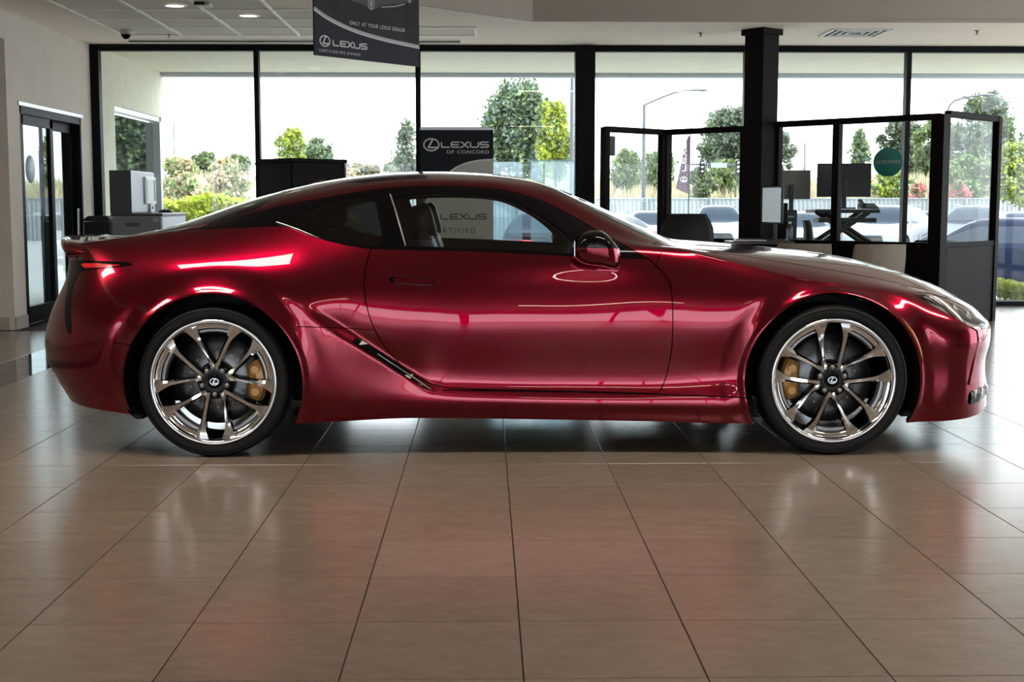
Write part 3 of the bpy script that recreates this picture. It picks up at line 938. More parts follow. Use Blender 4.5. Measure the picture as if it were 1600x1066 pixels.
# door with an open joint round it
DOORS = smooth_poly(DOOR, 2, keep=[DOOR[0], DOOR[10], DOOR[17]])
S.cut(lowv(poly_sdf(DOORS, S.x, S.z) + GAP, 5.6), (0,), LB['gap'])
S.cut(lowv(poly_sdf(DOORS, S.x, S.z) - GAP, 5.6), (LB['gap'],), LB['door'])
# flush door handle
HREC = [(-.629, .832), (-.600, .838), (-.435, .824), (-.419, .815), (-.418, .797), (-.430, .789), (-.600, .800), (-.628, .812)]
HAND = [(-.612, .829), (-.595, .831), (-.440, .820), (-.425, .812), (-.424, .799), (-.434, .792), (-.590, .803), (-.606, .810)]
S.cut(lowv(poly_sdf(smooth_poly(HREC, 2), S.x, S.z), 5.6), (LB['door'],), LB['hrec'])
S.cut(lowv(poly_sdf(smooth_poly(HAND, 2), S.x, S.z), 5.6), (LB['hrec'],), LB['handle'])
# lamps
S.cut(lowv(poly_sdf(smooth_poly(HEAD, 1), S.x, S.z) + .002, 5.9), (0,), LB['gap'])
S.cut(lowv(poly_sdf(smooth_poly(HEAD, 1), S.x, S.z), 5.9), (LB['gap'],), LB['head'])
S.cut(lowv(poly_sdf(smooth_poly(TAIL, 1), S.x, S.z), 5.0), (0,), LB['tail'])
S.cut(lowv(poly_sdf(TRED, S.x, S.z), 5.0), (LB['tail'],), LB['tred'])
# windscreen, bonnet, roof, rear glass, boot
topv = lambda f, vmin: np.where(v_() >= vmin, f, -1.0)
wsd = lambda: np.minimum(np.minimum(S.x - (.075 + .02 * (S.w / .5) ** 2), .815 - .17 * (S.w / .66) ** 2 - S.x), (v_() - 7.0) * .12)
S.cut(wsd(), (0,), LB['frit'])
S.cut(wsd() - .022, (LB['frit'],), LB['wind'])
rgd = lambda: np.minimum(np.minimum(S.x + 1.835 - .05 * (S.w / .5) ** 2, -1.02 - .25 * (S.w / .6) ** 2 - S.x), (v_() - 5.95 - .42 * smooth01((S.x + 1.38) / .14)) * .12)
S.cut(rgd(), (0,), LB['rearglass'])
bon = lambda: np.minimum(np.minimum(S.x - (.83 - .17 * (S.w / .66) ** 2), 2.27 - .12 * (S.w / .5) ** 2 - S.x), (v_() - 6.0) * .12)
S.cut(bon() + GAP, (0,), LB['gap'])
S.cut(bon() - GAP, (LB['gap'],), LB['hood'])
S.cut((v_() - 6.02) * .12, None, None)
tris_x = lambda: S.x[S.T].mean(1)
tris_z = lambda: S.z[S.T].mean(1)
tris_v = lambda: v_()[S.T].mean(1)
tris_w = lambda: S.w[S.T].mean(1)
# boot lid
S.cut(np.where(v_() >= 4.9, -1.83 + .04 * (S.w / .5) ** 2 - S.x, -1), None, None)
boot = lambda: np.minimum(-1.825 - S.x, (v_() - 5.0) * .1)
S.cut(boot() + GAP, (0,), LB['gap'])
S.cut(boot() - GAP, (LB['gap'],), LB['trunk'])
# rocker under the door
ROCK = [(-.40, .30), (-.327, .3065), (.24, .2925), (.625, .2815), (1.06, .268), (1.06, .02), (-1.04, .02), (-1.04, .235), (-.60, .245), (-.47, .285)]
S.cut(lowv(poly_sdf(ROCK, S.x, S.z), 4.0), (0,), LB['rocker'])
S.cut(lowv(.0035 - np.abs(line_sdf([(-.40, .306), (.24, .2945), (.625, .2835), (1.06, .270)], S.x, S.z)), 4.0), None, None)
k = (np.abs(line_sdf([(-.40, .306), (.24, .2945), (.625, .2835), (1.06, .270)], tris_x(), tris_z())) < .003) & (tris_x() > -.38) & (tris_x() < 1.06) & (tris_v() < 4) & np.isin(S.lab, (0, LB['rocker']))
S.lab[k] = LB['gap']
# seam between quarter panel and lower quarter, small seam on the rear bumper
def short_seam(pts, x0, x1, g=.0018):
    for sg in (1, -1):
        S.cut(lowv(sg * line_sdf(pts, S.x, S.z) + g, 4.9), None, None)
    q = (np.abs(line_sdf(pts, tris_x(), tris_z())) < g) & (tris_x() > x0) & (tris_x() < x1) & (tris_v() < 4.9) & (S.lab == 0)
    S.lab[q] = LB['gap']
short_seam([(-1.116, .612), (-.9, .602), (-.666, .585)], -1.05, -.70)
short_seam([(-2.0, .545), (-1.75, .518)], -1.89, -1.80)
short_seam([(.613, .885), (.63, .93), (.655, .955)], .60, .66)
# bumpers, fender, quarter
S.cut(np.where(v_() < 6.0, S.x - np.where(S.z > .48, 1.86, 1.80), -1), None, None)
S.cut(S.x + 1.86, None, None)
S.cut(S.x - .2, None, None)
# front grille (spindle) and brake duct; rear diffuser
hw = .30 + .9 * np.abs(S.z - .43)
S.cut(np.minimum(np.minimum(hw - S.w, S.x - 2.05), np.minimum(.60 - S.z, S.z - .245)), (0,), LB['grille'])
S.cut(np.minimum(np.minimum(.66 - S.w, -2.0 - S.x), np.minimum(.36 - S.z, .9)), (0,), LB['diff'])
b0 = S.lab == 0
tx, tz, tv = tris_x(), tris_z(), tris_v()
S.lab[b0 & (tx > 1.80) & (tv < 6.2)] = LB['fbump']
b0 = S.lab == 0
S.lab[b0 & (tx < -1.86) & (tv < 5.2)] = LB['rbump']
b0 = S.lab == 0
S.lab[b0 & (tv >= 6.0) & (tx < .7)] = LB['roof']
b0 = S.lab == 0
S.lab[b0 & (tx > .2) & (tz < .96)] = LB['fender']
b0 = S.lab == 0
S.lab[b0 & (tx > .2)] = LB['roof']
b0 = S.lab == 0
S.lab[b0 & (tx <= .2) & (tz > .96) & (tx > -.9)] = LB['roof']
S.lab[S.lab == 0] = LB['quarter']

CAR = thing('sports_coupe', 'glossy candy red two door sports coupe parked on the showroom tiles', 'car', (.18, 7.07, 0))
BODY = {}
def side_part(name, labels, material, off=0.0, skirt=.012, label=None):
    pm = part_mesh(S, labels, off, skirt)
    if pm is None: return
    a = skin_obj(name, pm, material, CAR); b = skin_obj(name, far(pm), material, CAR)
    if label: a['label'] = label; b['label'] = label
    BODY[name] = a
    return a, b
def full_part(name, labels, material, off=0.0, skirt=.012, label=None):
    pm = part_mesh(S, labels, off, skirt)
    if pm is None: return
    a = skin_obj(name, both(pm), material, CAR)
    if label: a['label'] = label
    BODY[name] = a
    return a
door_pair = side_part('door', [LB['door']], M_RED)
side_part('front_fender', [LB['fender']], M_RED)
side_part('rear_quarter_panel', [LB['quarter']], M_RED)
side_part('rocker_panel', [LB['rocker']], M_RED)
full_part('front_bumper', [LB['fbump']], M_RED)
full_part('rear_bumper', [LB['rbump']], M_RED)
full_part('bonnet', [LB['hood']], M_RED)
full_part('roof', [LB['roof']], M_RED)
full_part('boot_lid', [LB['trunk']], M_RED)
full_part('windscreen', [LB['wind']], M_WSH, -.002, 0, 'clear raked windscreen')
full_part('windscreen_border', [LB['frit']], M_BLKGLASS, -.001, .008)
full_part('rear_window', [LB['rearglass']], M_BLKGLASS, -.002, .006, 'black sloping rear window')
side_part('window_surround', [LB['trim']], M_BLACKGLOSS, -.003, .010, 'gloss black window surround')
side_part('door_window', [LB['dglass']], M_TINT, -.006, 0, 'tinted door window')
side_part('quarter_window', [LB['qglass']], M_DTINT, -.004, 0, 'dark tinted rear quarter window')
full_part('grille', [LB['grille']], M_BLACK, -.02, .02)
full_part('rear_diffuser', [LB['diff']], M_BLACK, -.006, .01)
hl = side_part('headlight', [LB['head']], M_LENS, -.001, 0, 'clear headlight lens')
side_part('headlight_housing', [LB['head']], M_LAMPREFL, -.035, .0)
tl = side_part('tail_light', [LB['tail'], LB['tred']], M_BLACKGLOSS, .001, .012, 'black tail light')
for hh, s_ in zip(tl, (0, 1)):
    pm = part_mesh(S, [LB['tred']], .003, .003)
    o = skin_obj('lamp_element', pm if s_ == 0 else far(pm), M_REDLENS, hh); o['label'] = 'red tail lamp element'

# dark lining behind every painted panel (closes the joints and darkens the cabin)
solid = [LB[k] for k in ('door', 'fender', 'quarter', 'rocker', 'fbump', 'rbump', 'hood', 'roof', 'trunk', 'trim', 'gap', 'tail', 'tred', 'frit', 'rearglass')]
pm = part_mesh(S, solid, -.022, 0)
full = both(pm)
skin_obj('inner_lining', full, M_LINER, CAR)

# ---- surface helper for things fixed to the body side
def side_w(x, z):
    """half width of the body side at (x, z)"""
    k = (v_() < 5.6)
    d = (S.x[k] - x) ** 2 + (S.z[k] - z) ** 2
    i = np.argmin(d)
    return S.w[k][i]

# ---- underbody and wheel housings
mb = MB()
mb.box((0, 0, .26), (3.9, 1.16, .10), bev=.02)
for s_ in (-1, 1):
    mb.box((0, s_ * .71, .235), (1.98, .34, .12), bev=.02)
    mb.box((2.02, s_ * .6, .25), (.26, .36, .10), bev=.02)
    mb.box((-1.98, s_ * .6, .34), (.22, .36, .10), bev=.02)
mb.build('underbody', M_BLACK, CAR)
for sx in (-1, 1):
    for s_ in (-1, 1):
        mb = MB()
        n = 28
        secs = []
        for i in range(n + 1):
            t = math.radians(-38 + 256 * i / n)
            r = WR + .012
            x, z = sx * WX + r * math.cos(t), max(WZ + r * math.sin(t), .175)
            wo = .90 - .10 * max(0.0, math.sin(t)) ** 2
            secs.append([(x, s_ * wo, z), (x, s_ * .56, z), (x + .012 * math.cos(t), s_ * .56, z + .012), (x + .012 * math.cos(t), s_ * wo, z + .012)])
        mb.sweep(secs)
        # inner wall of the housing, open at its lower part
        poly = [(sx * WX + WR * math.cos(math.radians(a)), WZ + WR * math.sin(math.radians(a))) for a in range(8, 173, 8)]
        M = Matrix(((1, 0, 0, 0), (0, 0, 1, 0), (0, 1, 0, 0), (0, 0, 0, 1)))
        mb.prism(poly, s_ * .56, s_ * .575, M)
        mb.build('wheel_housing', M_BLACK, CAR)

# ---- wheels
def build_wheel(a0):
    """axle along Z, outer face +Z at z=0; first spoke pair at angle a0. returns an Empty-free tree: alloy rim mesh with sub-parts"""
    rim = MB()
    rim.lathe([(.266, -.018), (.272, .000), (.279, .009), (.287, .011), (.293, .007), (.294, -.004)], 96, m=0)
    rim.lathe([(.266, -.018), (.262, -.05), (.250, -.10), (.247, -.16), (.258, -.22), (.285, -.235)], 72, m=1)
    rim.lathe([(.0, -.030), (.030, -.030), (.058, -.026), (.076, -.030), (.084, -.045), (.084, -.085), (.0, -.085)], 48, m=1)
    for k in range(5):
        a = a0 + k * 2 * math.pi / 5
        for sd in (-1, 1):
            secs = []
            K = 22
            for i in range(K + 1):
                t = i / K
                e0 = Vector((.060 * math.cos(a + sd * .07), .060 * math.sin(a + sd * .07), 0))
                a1_ = a + sd * math.radians(22.5)
                e1 = Vector((.274 * math.cos(a1_), .274 * math.sin(a1_), 0))
                tt = max(t - .04, 0)
                wd = .0165 + .009 * t + .046 * max(0, (t - .66) / .34) ** 1.7 + .010 * max(0, (.2 - t) / .2)
                zt = -.022 - .016 * math.sin(math.pi * min(1, t * 1.1)) ** 1.0 * (1 - t) + .020 * t
                if t > .9: zt = min(zt, -.004)
                bow = Vector((-math.sin(a), math.cos(a), 0)) * (sd * -.006 * math.sin(math.pi * t))
                c = e0.lerp(e1, t) + bow
                d = (e1 - e0).normalized()
                cr = Vector((-d.y, d.x, 0))
                ins = -sd     # side facing the other arm of the pair
                pts = [c + cr * (-wd * .5) + Vector((0, 0, zt - .006)), c + cr * (wd * ins * .12) + Vector((0, 0, zt + .004)), c + cr * (wd * .5) + Vector((0, 0, zt - .006)),
                       c + cr * (wd * .62) + Vector((0, 0, zt - .045)), c + cr * (-wd * .62) + Vector((0, 0, zt - .045))]
                secs.append(pts)
            n = 5
            for i in range(K):
                for q in range(5):
                    q2 = (q + 1) % 5
                    rim.add([secs[i][q], secs[i][q2], secs[i + 1][q2], secs[i + 1][q]], [(0, 1, 2, 3)], q < 2, 0 if q < 2 else 1)
        # bright ledge between the two arms of a pair
        rim.lathe([(.243, -.040), (.246, -.024), (.258, -.014), (.268, -.012)], 14, a0=a - math.radians(20), a1=a + math.radians(20), m=0)
        rim.lathe([(.243, -.040), (.240, -.075), (.255, -.08)], 14, a0=a - math.radians(20), a1=a + math.radians(20), m=1)
        rim.lathe([(.226, -.075), (.228, -.045), (.236, -.036), (.242, -.040)], 12, a0=a - math.radians(16), a1=a + math.radians(16), m=2)
    return rim

def wheel(x, side, a0, cal_dir, R=.352):
    """side -1 = near side of the picture"""
    rot = Matrix.Rotation(math.radians(90), 4, 'X') if side < 0 else Matrix.Rotation(math.radians(-90), 4, 'X')
    rim = build_wheel(a0).build('wheel', [M_CHROME, M_BLACKGLOSS, M_GREY], CAR)
    Mw = Matrix.Translation((x, side * .935, WZ + .005)) @ rot
    rim.matrix_local = Mw
    rim['label'] = 'polished alloy wheel with five split spokes'
    t = MB()
    t.lathe([(.284, -.008), (.292, .002), (.300, .010), (.318, .013), (.336, .008), (.347, -.006), (R, -.03), (R + .002, -.06), (R + .002, -.19), (R, -.22), (.343, -.243), (.318, -.25), (.284, -.236)], 112)
    # shallow tread grooves and sidewall rings
    for zz in (-.075, -.125, -.175):
        t.lathe([(R + .0025, zz - .004), (R - .004, zz), (R + .0025, zz + .004)], 112)
    t.lathe([(.302, .0105), (.304, .0125), (.306, .0115)], 96)
    t.lathe([(.333, .0095), (.335, .0115), (.337, .0085)], 96)
    t.build('tyre', M_TYRE, rim)
    for k in range(5):
        a = a0 + math.pi / 5 + k * 2 * math.pi / 5
        b = MB(); b.lathe([(.0115, -.04), (.0115, -.020), (.009, -.014), (.0, -.013)], 10)
        o = b.build('lug_nut', M_GREY, rim); o.location = (.060 * math.cos(a), .060 * math.sin(a), 0)
    c = MB(); c.lathe([(.034, -.040), (.034, -.022), (.030, -.017), (.0, -.016)], 32)
    oval_mark(c, 0, 0, .017, Matrix.Translation((0, 0, -.0172)), .0015, 1)
    c.build('centre_cap', [M_BLACKGLOSS, M_CHROME], rim)
    # brake
    d = MB()
    d.lathe([(.085, -.095), (.205, -.095), (.207, -.105), (.207, -.118), (.085, -.118)], 64)
    d.lathe([(.0, -.085), (.088, -.085), (.092, -.10)], 40)
    for k in range(24):
        a = 2 * math.pi * k / 24
        d.tube([(.13 * math.cos(a), .13 * math.sin(a), -.0955), (.13 * math.cos(a), .13 * math.sin(a), -.0945)], .005, 6)
    o = d.build('brake_disc', M_DISC, CAR); o.matrix_local = Mw
    c = MB()
    secs = []
    for i in range(13):
        u = i / 12; a = cal_dir + math.radians(-27 + 54 * u)
        e = 1 - .35 * abs(2 * u - 1) ** 4
        ri, ro = .148 + .010 * abs(2 * u - 1) ** 2, .232 - .006 * abs(2 * u - 1) ** 3
        zt = -.052 - .012 * abs(2 * u - 1) ** 3
        rr = [(ri, zt - .012), (ri + .012, zt), ((ri + ro) / 2, zt + .006), (ro - .012, zt - .002), (ro, zt - .02), (ro, -.15), (ri + .05, -.15), (ri + .05, -.09), (ri, -.09)]
        secs.append([(r * math.cos(a), r * math.sin(a), z) for r, z in rr])
    c.sweep(secs, smooth=False)
    for a in (-16, 16):
        aa = cal_dir + math.radians(a)
        c.tube([(.19 * math.cos(aa), .19 * math.sin(aa), -.06), (.19 * math.cos(aa), .19 * math.sin(aa), -.043)], [.021, .019], 14)
    o = c.build('brake_caliper', M_GOLD, CAR); o.matrix_local = Mw; o['label'] = 'gold brake caliper'
    return rim

rot_near = 0
wheel(-WX, -1, math.radians(90), 0.0)
wheel(WX, -1, math.radians(-90), math.pi)
wheel(-WX, 1, math.radians(-90), math.pi)
wheel(WX, 1, math.radians(-90), 0.0)

# ---- door handle: flush bar cut out of the door skin
for s_, dr in zip((0, 1), door_pair):
    for nm, lb, of, m_ in (('handle_recess', LB['hrec'], -.004, M_BLACKGLOSS), ('door_handle', LB['handle'], .0045, M_RED)):
        pm = part_mesh(S, [lb], of, .008)
        skin_obj(nm, pm if s_ == 0 else far(pm), m_, dr)

# ---- blade vent ahead of the rear wheel
for s_ in (-1, 1):
    mb = MB(); ch = MB()
    secs = []; sec2 = []
    for i in range(15):
        t = i / 14
        x = -.785 + (.365) * t; z = .548 - .250 * t
        wv = side_w(x - .020, z - .012)
        hh = .013 * math.sin(math.pi * min(1, .12 + .88 * t) ** .9) + .003
        nx, nz = .56, .83
        secs.append([(x - nx * hh, s_ * (wv + .001), z - nz * hh), (x + nx * hh, s_ * (wv - .020), z + nz * hh), (x + nx * hh, s_ * (wv - .05), z + nz * hh), (x - nx * hh, s_ * (wv - .05), z - nz * hh)])
        sec2.append((x - nx * hh * 1.02, s_ * (wv + .002), z - nz * hh * 1.02))
    mb.sweep(secs, smooth=False)
    v1 = mb.build('side_vent_blade', M_BLACKGLOSS, CAR); v1['label'] = 'black blade vent ahead of the rear wheel'
    ch = MB(); ch.tube([(.5 * (a[1][0] + a[0][0]), .5 * (a[1][1] + a[0][1]) + s_ * .004, .5 * (a[1][2] + a[0][2])) for a in secs[4:]], .0022, 6)
    ch.build('vent_strip', M_GREY, v1)

# ---- chrome strips along the roof ends
for s_ in (-1, 1):
    mb = MB()
    pts = []
    for x, z in ((-1.17, 1.083), (-1.12, 1.068), (-1.06, 1.048), (-1.0, 1.024), (-.96, 1.008)):
        pts.append((x, s_ * (side_w(x, z) + .002), z))
    mb.tube(pts, .0035, 6)
    mb.build('chrome_strip', M_CHROME, CAR)
    mb = MB()
    pts = []
    for i in range(8):
        t = i / 7
        x = -.632 + .078 * t; z = 1.215 - .24 * t
        pts.append((x, s_ * (side_w(x, z) + .001), z))
    mb.tube(pts, .0035, 6)
    mb.build('pillar_strip', M_GREY, CAR)

# ---- mirrors: black cap over a red shell on a short arm
def egg(n=28, m=18):
    P = []; 
    for i in range(m + 1):
        th = -math.pi / 2 + math.pi * i / m
        for k in range(n):
            ph = 2 * math.pi * k / n
            P.append((math.cos(th) * math.cos(ph), math.cos(th) * math.sin(ph), math.sin(th)))
    P = np.array(P)
    I = np.arange((m + 1) * n).reshape(m + 1, n)
    q = np.stack([I[:-1], np.roll(I[:-1], -1, 1), np.roll(I[1:], -1, 1), I[1:]], -1).reshape(-1, 4)
    T = np.concatenate([q[:, [0, 1, 2]], q[:, [0, 2, 3]]])
    return P, T
for s_ in (-1, 1):
    P, T = egg(40, 26)
    e = np.sign(P) * np.abs(P) ** .62
    e /= (np.abs(e) ** 2.6).sum(1, keepdims=True) ** (1 / 2.6)
    X = e[:, 0].copy(); Yv = e[:, 1].copy(); Z = e[:, 2].copy()
    # front is tapered, rear is blunt; the lower front sweeps down towards the arm
    xx = np.where(X > 0, X * .110, X * .112)
    zz = Z * .070 * (1 - .10 * np.clip(X, 0, 1)) - .030 * smooth01((X - .1) / .9) + .012 * np.clip(-X, 0, 1) * 0
    zz += np.where(Z > 0, .016 * (1 - X ** 2), 0) - np.where(Z < 0, .010 * np.clip(X, -1, 1), 0)
    yy = Yv * .115
    Pm = np.stack([xx + .322, s_ * (1.005 + yy), zz * 1.06 + .962], 1)
    nv = np.zeros_like(Pm)
    fn = np.cross(Pm[T[:, 1]] - Pm[T[:, 0]], Pm[T[:, 2]] - Pm[T[:, 0]])
    for j in range(3): np.add.at(nv, T[:, j], fn)
    nv /= np.maximum(np.linalg.norm(nv, axis=1, keepdims=True), 1e-12)
    if ((Pm - Pm.mean(0)) * nv).sum() < 0: nv = -nv; T = T[:, ::-1].copy()
    K = Skin(Pm, nv, {'v': Z.copy()}, T)
    K.cut(K.P[:, 2] - (.972 - .03 * (K.P[:, 0] - .335)), None, 1)
    shell = skin_obj('door_mirror', part_mesh(K, [0], 0, .004), M_RED, CAR)
    shell['label'] = 'red door mirror with black cap'
    skin_obj('mirror_cap', part_mesh(K, [1], -.003, .004), M_BLACKGLOSS, shell)
    mb = MB()
    mb.box((.2190, s_ * 1.005, .966), (.004, .13, .065), bev=.001)
    mb.build('mirror_glass', M_CHROME, shell)
    mb = MB()
    mb.sweep([[(x + dx, s_ * y, z + dz) for dx, dz in ((-.045, -.014), (.05, -.018), (.055, .004), (-.04, .012))] for x, y, z in ((.385, .865, .880), (.385, .92, .883), (.375, .97, .905), (.365, 1.0, .93))])
    mb.build('mirror_arm', M_RED, shell)

# ---- headlight inners
for s_, h in zip((-1, 1), hl):
    for i, (x, z) in enumerate(((1.975, .700), (2.05, .672), (2.125, .640))):
        wv = side_w(x, z) - .028
        b = MB()
        b.lathe([(.0, -.01), (.018, -.004), (.021, .006), (.019, .009)], 20, Matrix.Translation((x, s_ * wv, z)) @ Matrix.Rotation(math.radians(62), 4, 'Y') @ Matrix.Rotation(math.radians(s_ * -25), 4, 'X'))
        b.build('projector', M_LAMPREFL, h)
    b = MB()
    pts = [(1.905, .735), (1.95, .722), (1.99, .690), (2.03, .645), (2.055, .612)]
    secs = []
    for i, (x, z) in enumerate(pts):
        wv = side_w(x, z); q = .013 + .004 * math.sin(i)
        secs.append([(x - q, s_ * (wv - .006), z - q * .5), (x, s_ * (wv - .002), z + .002), (x + q, s_ * (wv - .008), z + q * .5), (x + q, s_ * (wv - .02), z + q * .5), (x - q, s_ * (wv - .02), z - q * .5)])
    b.sweep(secs)
    b.build('daytime_strip', M_BRIGHT, h)
    # corner trim under the lamp and the crease strip of the bumper
    b = MB(); secs = []
    for x, z in ((2.10, .592), (2.135, .573), (2.14, .52), (2.125, .44), (2.105, .36), (2.095, .32)):
        wv = side_w(x, z)
        secs.append([(x - .009, s_ * (wv - .002), z), (x, s_ * (wv + .008), z), (x + .009, s_ * (wv - .004), z), (x, s_ * (wv - .015), z)])
    b.sweep(secs)
    o = b.build('bumper_edge', M_RED, CAR)
    b = MB(); secs = []
    for x, z in ((2.11, .265), (2.17, .272), (2.23, .280), (2.275, .283)):
        wv = side_w(x, z) + .001
        secs.append([(x, s_ * (wv + .004), z - .040), (x, s_ * (wv + .012), z + .002), (x, s_ * (wv - .004), z + .034), (x, s_ * (wv - .03), z + .03), (x, s_ * (wv - .03), z - .045)])
    b.sweep(secs, smooth=False)
    dk = b.build('brake_duct', M_BLACKGLOSS, CAR)
    for x in (2.13, 2.18, 2.245):
        wv = side_w(x, .275) + .010
        b = MB(); b.sweep([[(x - .012 * k_, s_ * (wv - .012), z_), (x, s_ * wv, z_), (x + .012 * k_, s_ * (wv - .014), z_)] for z_, k_ in ((.245, .6), (.27, 1.2), (.292, 1.4))])
        b.build('duct_slat', M_CHROME, dk)
    b = MB(); secs = []
    for a in np.linspace(math.radians(44), math.radians(12), 9):
        r = WR + .018
        x, z = WX + r * math.cos(a), WZ + r * math.sin(a)
        q = .007 * math.sin(math.pi * (math.radians(44) - a) / math.radians(32) * .9 + .15)
        wv = side_w(x, z)
        secs.append([(x - q * math.cos(a), s_ * (wv + .001), z - q * math.sin(a)), (x, s_ * (wv + .005), z), (x + q * math.cos(a), s_ * (wv + .001), z + q * math.sin(a)), (x, s_ * (wv - .01), z)])
    b.sweep(secs)
    b.build('side_marker', M_AMBER, CAR)

# ---- boot spoiler lip and aerial, exhaust tips
mb = MB(); secs = []
for i in range(33):
    u = -1 + 2 * i / 32
    y = u * .70
    xr = -2.388 + .215 * abs(u) ** 1.2
    e_ = 1 - .9 * max(0, abs(u) - .93) / .07
    zt = .992 - .012 * u * u - .02 * abs(u) ** 6
    xr += .10 * (1 - e_)
    secs.append([(x_, y_, zt - .02 + (z_ - zt + .02) * e_) for x_, y_, z_ in [(xr + .22, y, zt - .012), (xr + .12, y, zt + .004), (xr + .03, y, zt + .012), (xr, y, zt + .004), (xr - .004, y, zt - .016), (xr + .02, y, zt - .06), (xr + .10, y, zt - .05)]])
mb.sweep(secs)
mb.build('spoiler', M_RED, CAR)
mb = MB()
mb.sweep([[(x, -.040 * k, z - .022), (x, 0, z + .008 * k), (x, .040 * k, z - .022), (x, 0, z - .05)] for x, z, k in ((-1.16, 1.248, .1), (-1.12, 1.262, .6), (-1.05, 1.284, 1), (-1.03, 1.288, .85), (-1.02, 1.287, .3))])
mb.build('roof_aerial', M_RED, CAR)
for s_ in (-1, 1):
    mb = MB(); mb.sweep([[(x, s_ * (.52 + dy), .345 + dz) for dy, dz in ((-.07, -.03), (.07, -.03), (.085, .02), (-.06, .035))] for x in (-2.235, -2.10)])
    mb.build('exhaust_tip', M_GREY, CAR)

# ---- cabin: seats, dashboard, steering wheel
def seat(x, y, name='seat', k=1.0):
    mb = MB()
    def slab(pts, wid, bulge=.03):
        secs = []
        for (px, pz, th) in pts:
            secs.append([(px + th * .0, y - wid, pz), (px - th, y - wid * .9, pz), (px - th, y + wid * .9, pz), (px, y + wid, pz), (px + bulge, y + wid * .75, pz), (px + bulge * .6, y, pz), (px + bulge, y - wid * .75, pz)])
        mb.sweep(secs)
    slab([(x + .02, .50, .12), (x - .03, .62, .13), (x - .10, .78, .12), (x - .16, .92, .10), (x - .185, .99, .07)], .25 * k)
    slab([(x - .185, .99, .07), (x - .20, 1.03, .06)], .12 * k)
    secs = []
    for px, pz, hw_, th in ((x - .185, 1.005, .09, .045), (x - .20, 1.04, .125, .055), (x - .215, 1.10, .13, .055), (x - .225, 1.145, .11, .05), (x - .228, 1.165, .06, .03)):
        secs.append([(px - th, y - hw_ * .9, pz - .01), (px - th, y + hw_ * .9, pz - .01), (px + th, y + hw_, pz + .01), (px + th, y - hw_, pz + .01)])
    mb.sweep(secs)
    mb.box((x + .22, y, .42), (.52, .48, .16), bev=.04)
    o = mb.build(name, M_LEATHER, CAR)
    return o
seat(-.285, -.38); seat(-.285, .38)
mb = MB(); mb.box((-.98, 0, .62), (.24, 1.1, .42), bev=.06); mb.box((-.72, 0, .46), (.4, 1.1, .16), bev=.05)
mb.build('rear_bench', M_LEATHER, CAR)
mb = MB()
mb.sweep([[(x, y, z) for x, z in ((.78, .93), (.60, .945), (.40, .915), (.34, .86), (.38, .70), (.80, .62))] for y in (-.72, -.4, 0, .4, .72)], smooth=False)
mb.box((.10, 0, .58), (.9, .22, .34), bev=.04)
mb.build('dashboard', M_LEATHER, CAR)
mb = MB(); c = Vector((.26, .38, .865)); ax = Vector((-.86, 0, .50)).normalized(); ya = Vector((0, 1, 0)); za = ax.cross(ya)
ring = [c + (ya * math.cos(t) + za * math.sin(t)) * .18 for t in np.linspace(0, 2 * math.pi, 33)]
mb.tube(ring, .015, 8, cap=False)
mb.tube([c + ya * .17, c, c - ya * .17], .018, 6); mb.tube([c, c - za * .17], .018, 6); mb.tube([c, c - ax * .25], .03, 8)
mb.build('steering_wheel', M_LEATHER, CAR)
mb = MB(); mb.box((0, 0, .33), (2.6, 1.5, .05)); mb.build('cabin_floor', M_LINER, CAR)
# ================================================================== lamps of the room
M_LAMPW = mat('lamp_diffuser', (.9, .88, .84), .5, emit=(1.0, .88, .72), emit_s=22.0)
M_DOWN = mat('downlight_lens', (.9, .9, .88), .5, emit=(1.0, .90, .78), emit_s=5.0)
M_LAMPF = mat('lamp_frame_white', (.7, .68, .64), .5)
def troffer(x, y, lab, rz=0, sx=1.2, sy=.34):
    t = thing('ceiling_panel_light', lab, 'ceiling light', (x, y, ZT - .001), rz, 'panel lights in the raised ceiling')
    mb = MB()
    for s in (-1, 1):
        mb.box((s * (sx / 2 + .012), 0, -.012), (.024, sy + .048, .024)); mb.box((0, s * (sy / 2 + .012), -.012), (sx, .024, .024))
    mb.build('frame', M_LAMPF, t)
    mb = MB(); mb.box((0, 0, -.008), (sx, sy, .012)); mb.build('diffuser', M_LAMPW, t)
for x, cw in ((-4.2, 'first'), (-1.8, 'second'), (1.2, 'third'), (3.6, 'fourth')):
    for y, rw in ((-6.0, 'rear'), (5.35, 'front')):
        troffer(x, y, 'glowing ceiling panel, %s row over the camera side, %s from the left wall' % (rw, cw))
for (x, y, w_) in ((-2.74, 12.10, 'left'), (-2.20, 12.72, 'right')):
    t = thing('downlight', 'round glowing downlight in the tiled ceiling, %s of the pair' % w_, 'downlight', (x, y, ZC - .010), 0, 'round downlights among the ceiling tiles')
    mb = MB(); mb.lathe([(.105, .0), (.105, -.006), (.085, -.008), (.078, .0)], 32); mb.build('bezel', M_LAMPF, t)
    mb = MB(); mb.lathe([(0, -.004), (.08, -.004), (.08, .0)], 32); mb.build('lens', M_DOWN, t)
# ================================================================== things in the showroom
M_NAVY = mat('navy_banner_print', (.006, .007, .014), .5, spec=.2, noise=.15, scale=6)
M_NAVY2 = mat('charcoal_banner_print', (.010, .012, .015), .5, spec=.2, noise=.6, scale=5)
M_SILVER = mat('silver_print', (.36, .37, .37), .45)
M_SILVERB = mat('bright_silver_print', (.62, .63, .62), .4)
M_WHITEP = mat('white_print', (.60, .61, .62), .5)
M_GREYP = mat('pale_grey_print', (.40, .40, .37), .5)
M_INK = mat('black_ink', (.02, .02, .025), .5)
M_DKMETAL = mat('dark_painted_metal', (.02, .02, .022), .4, .4)

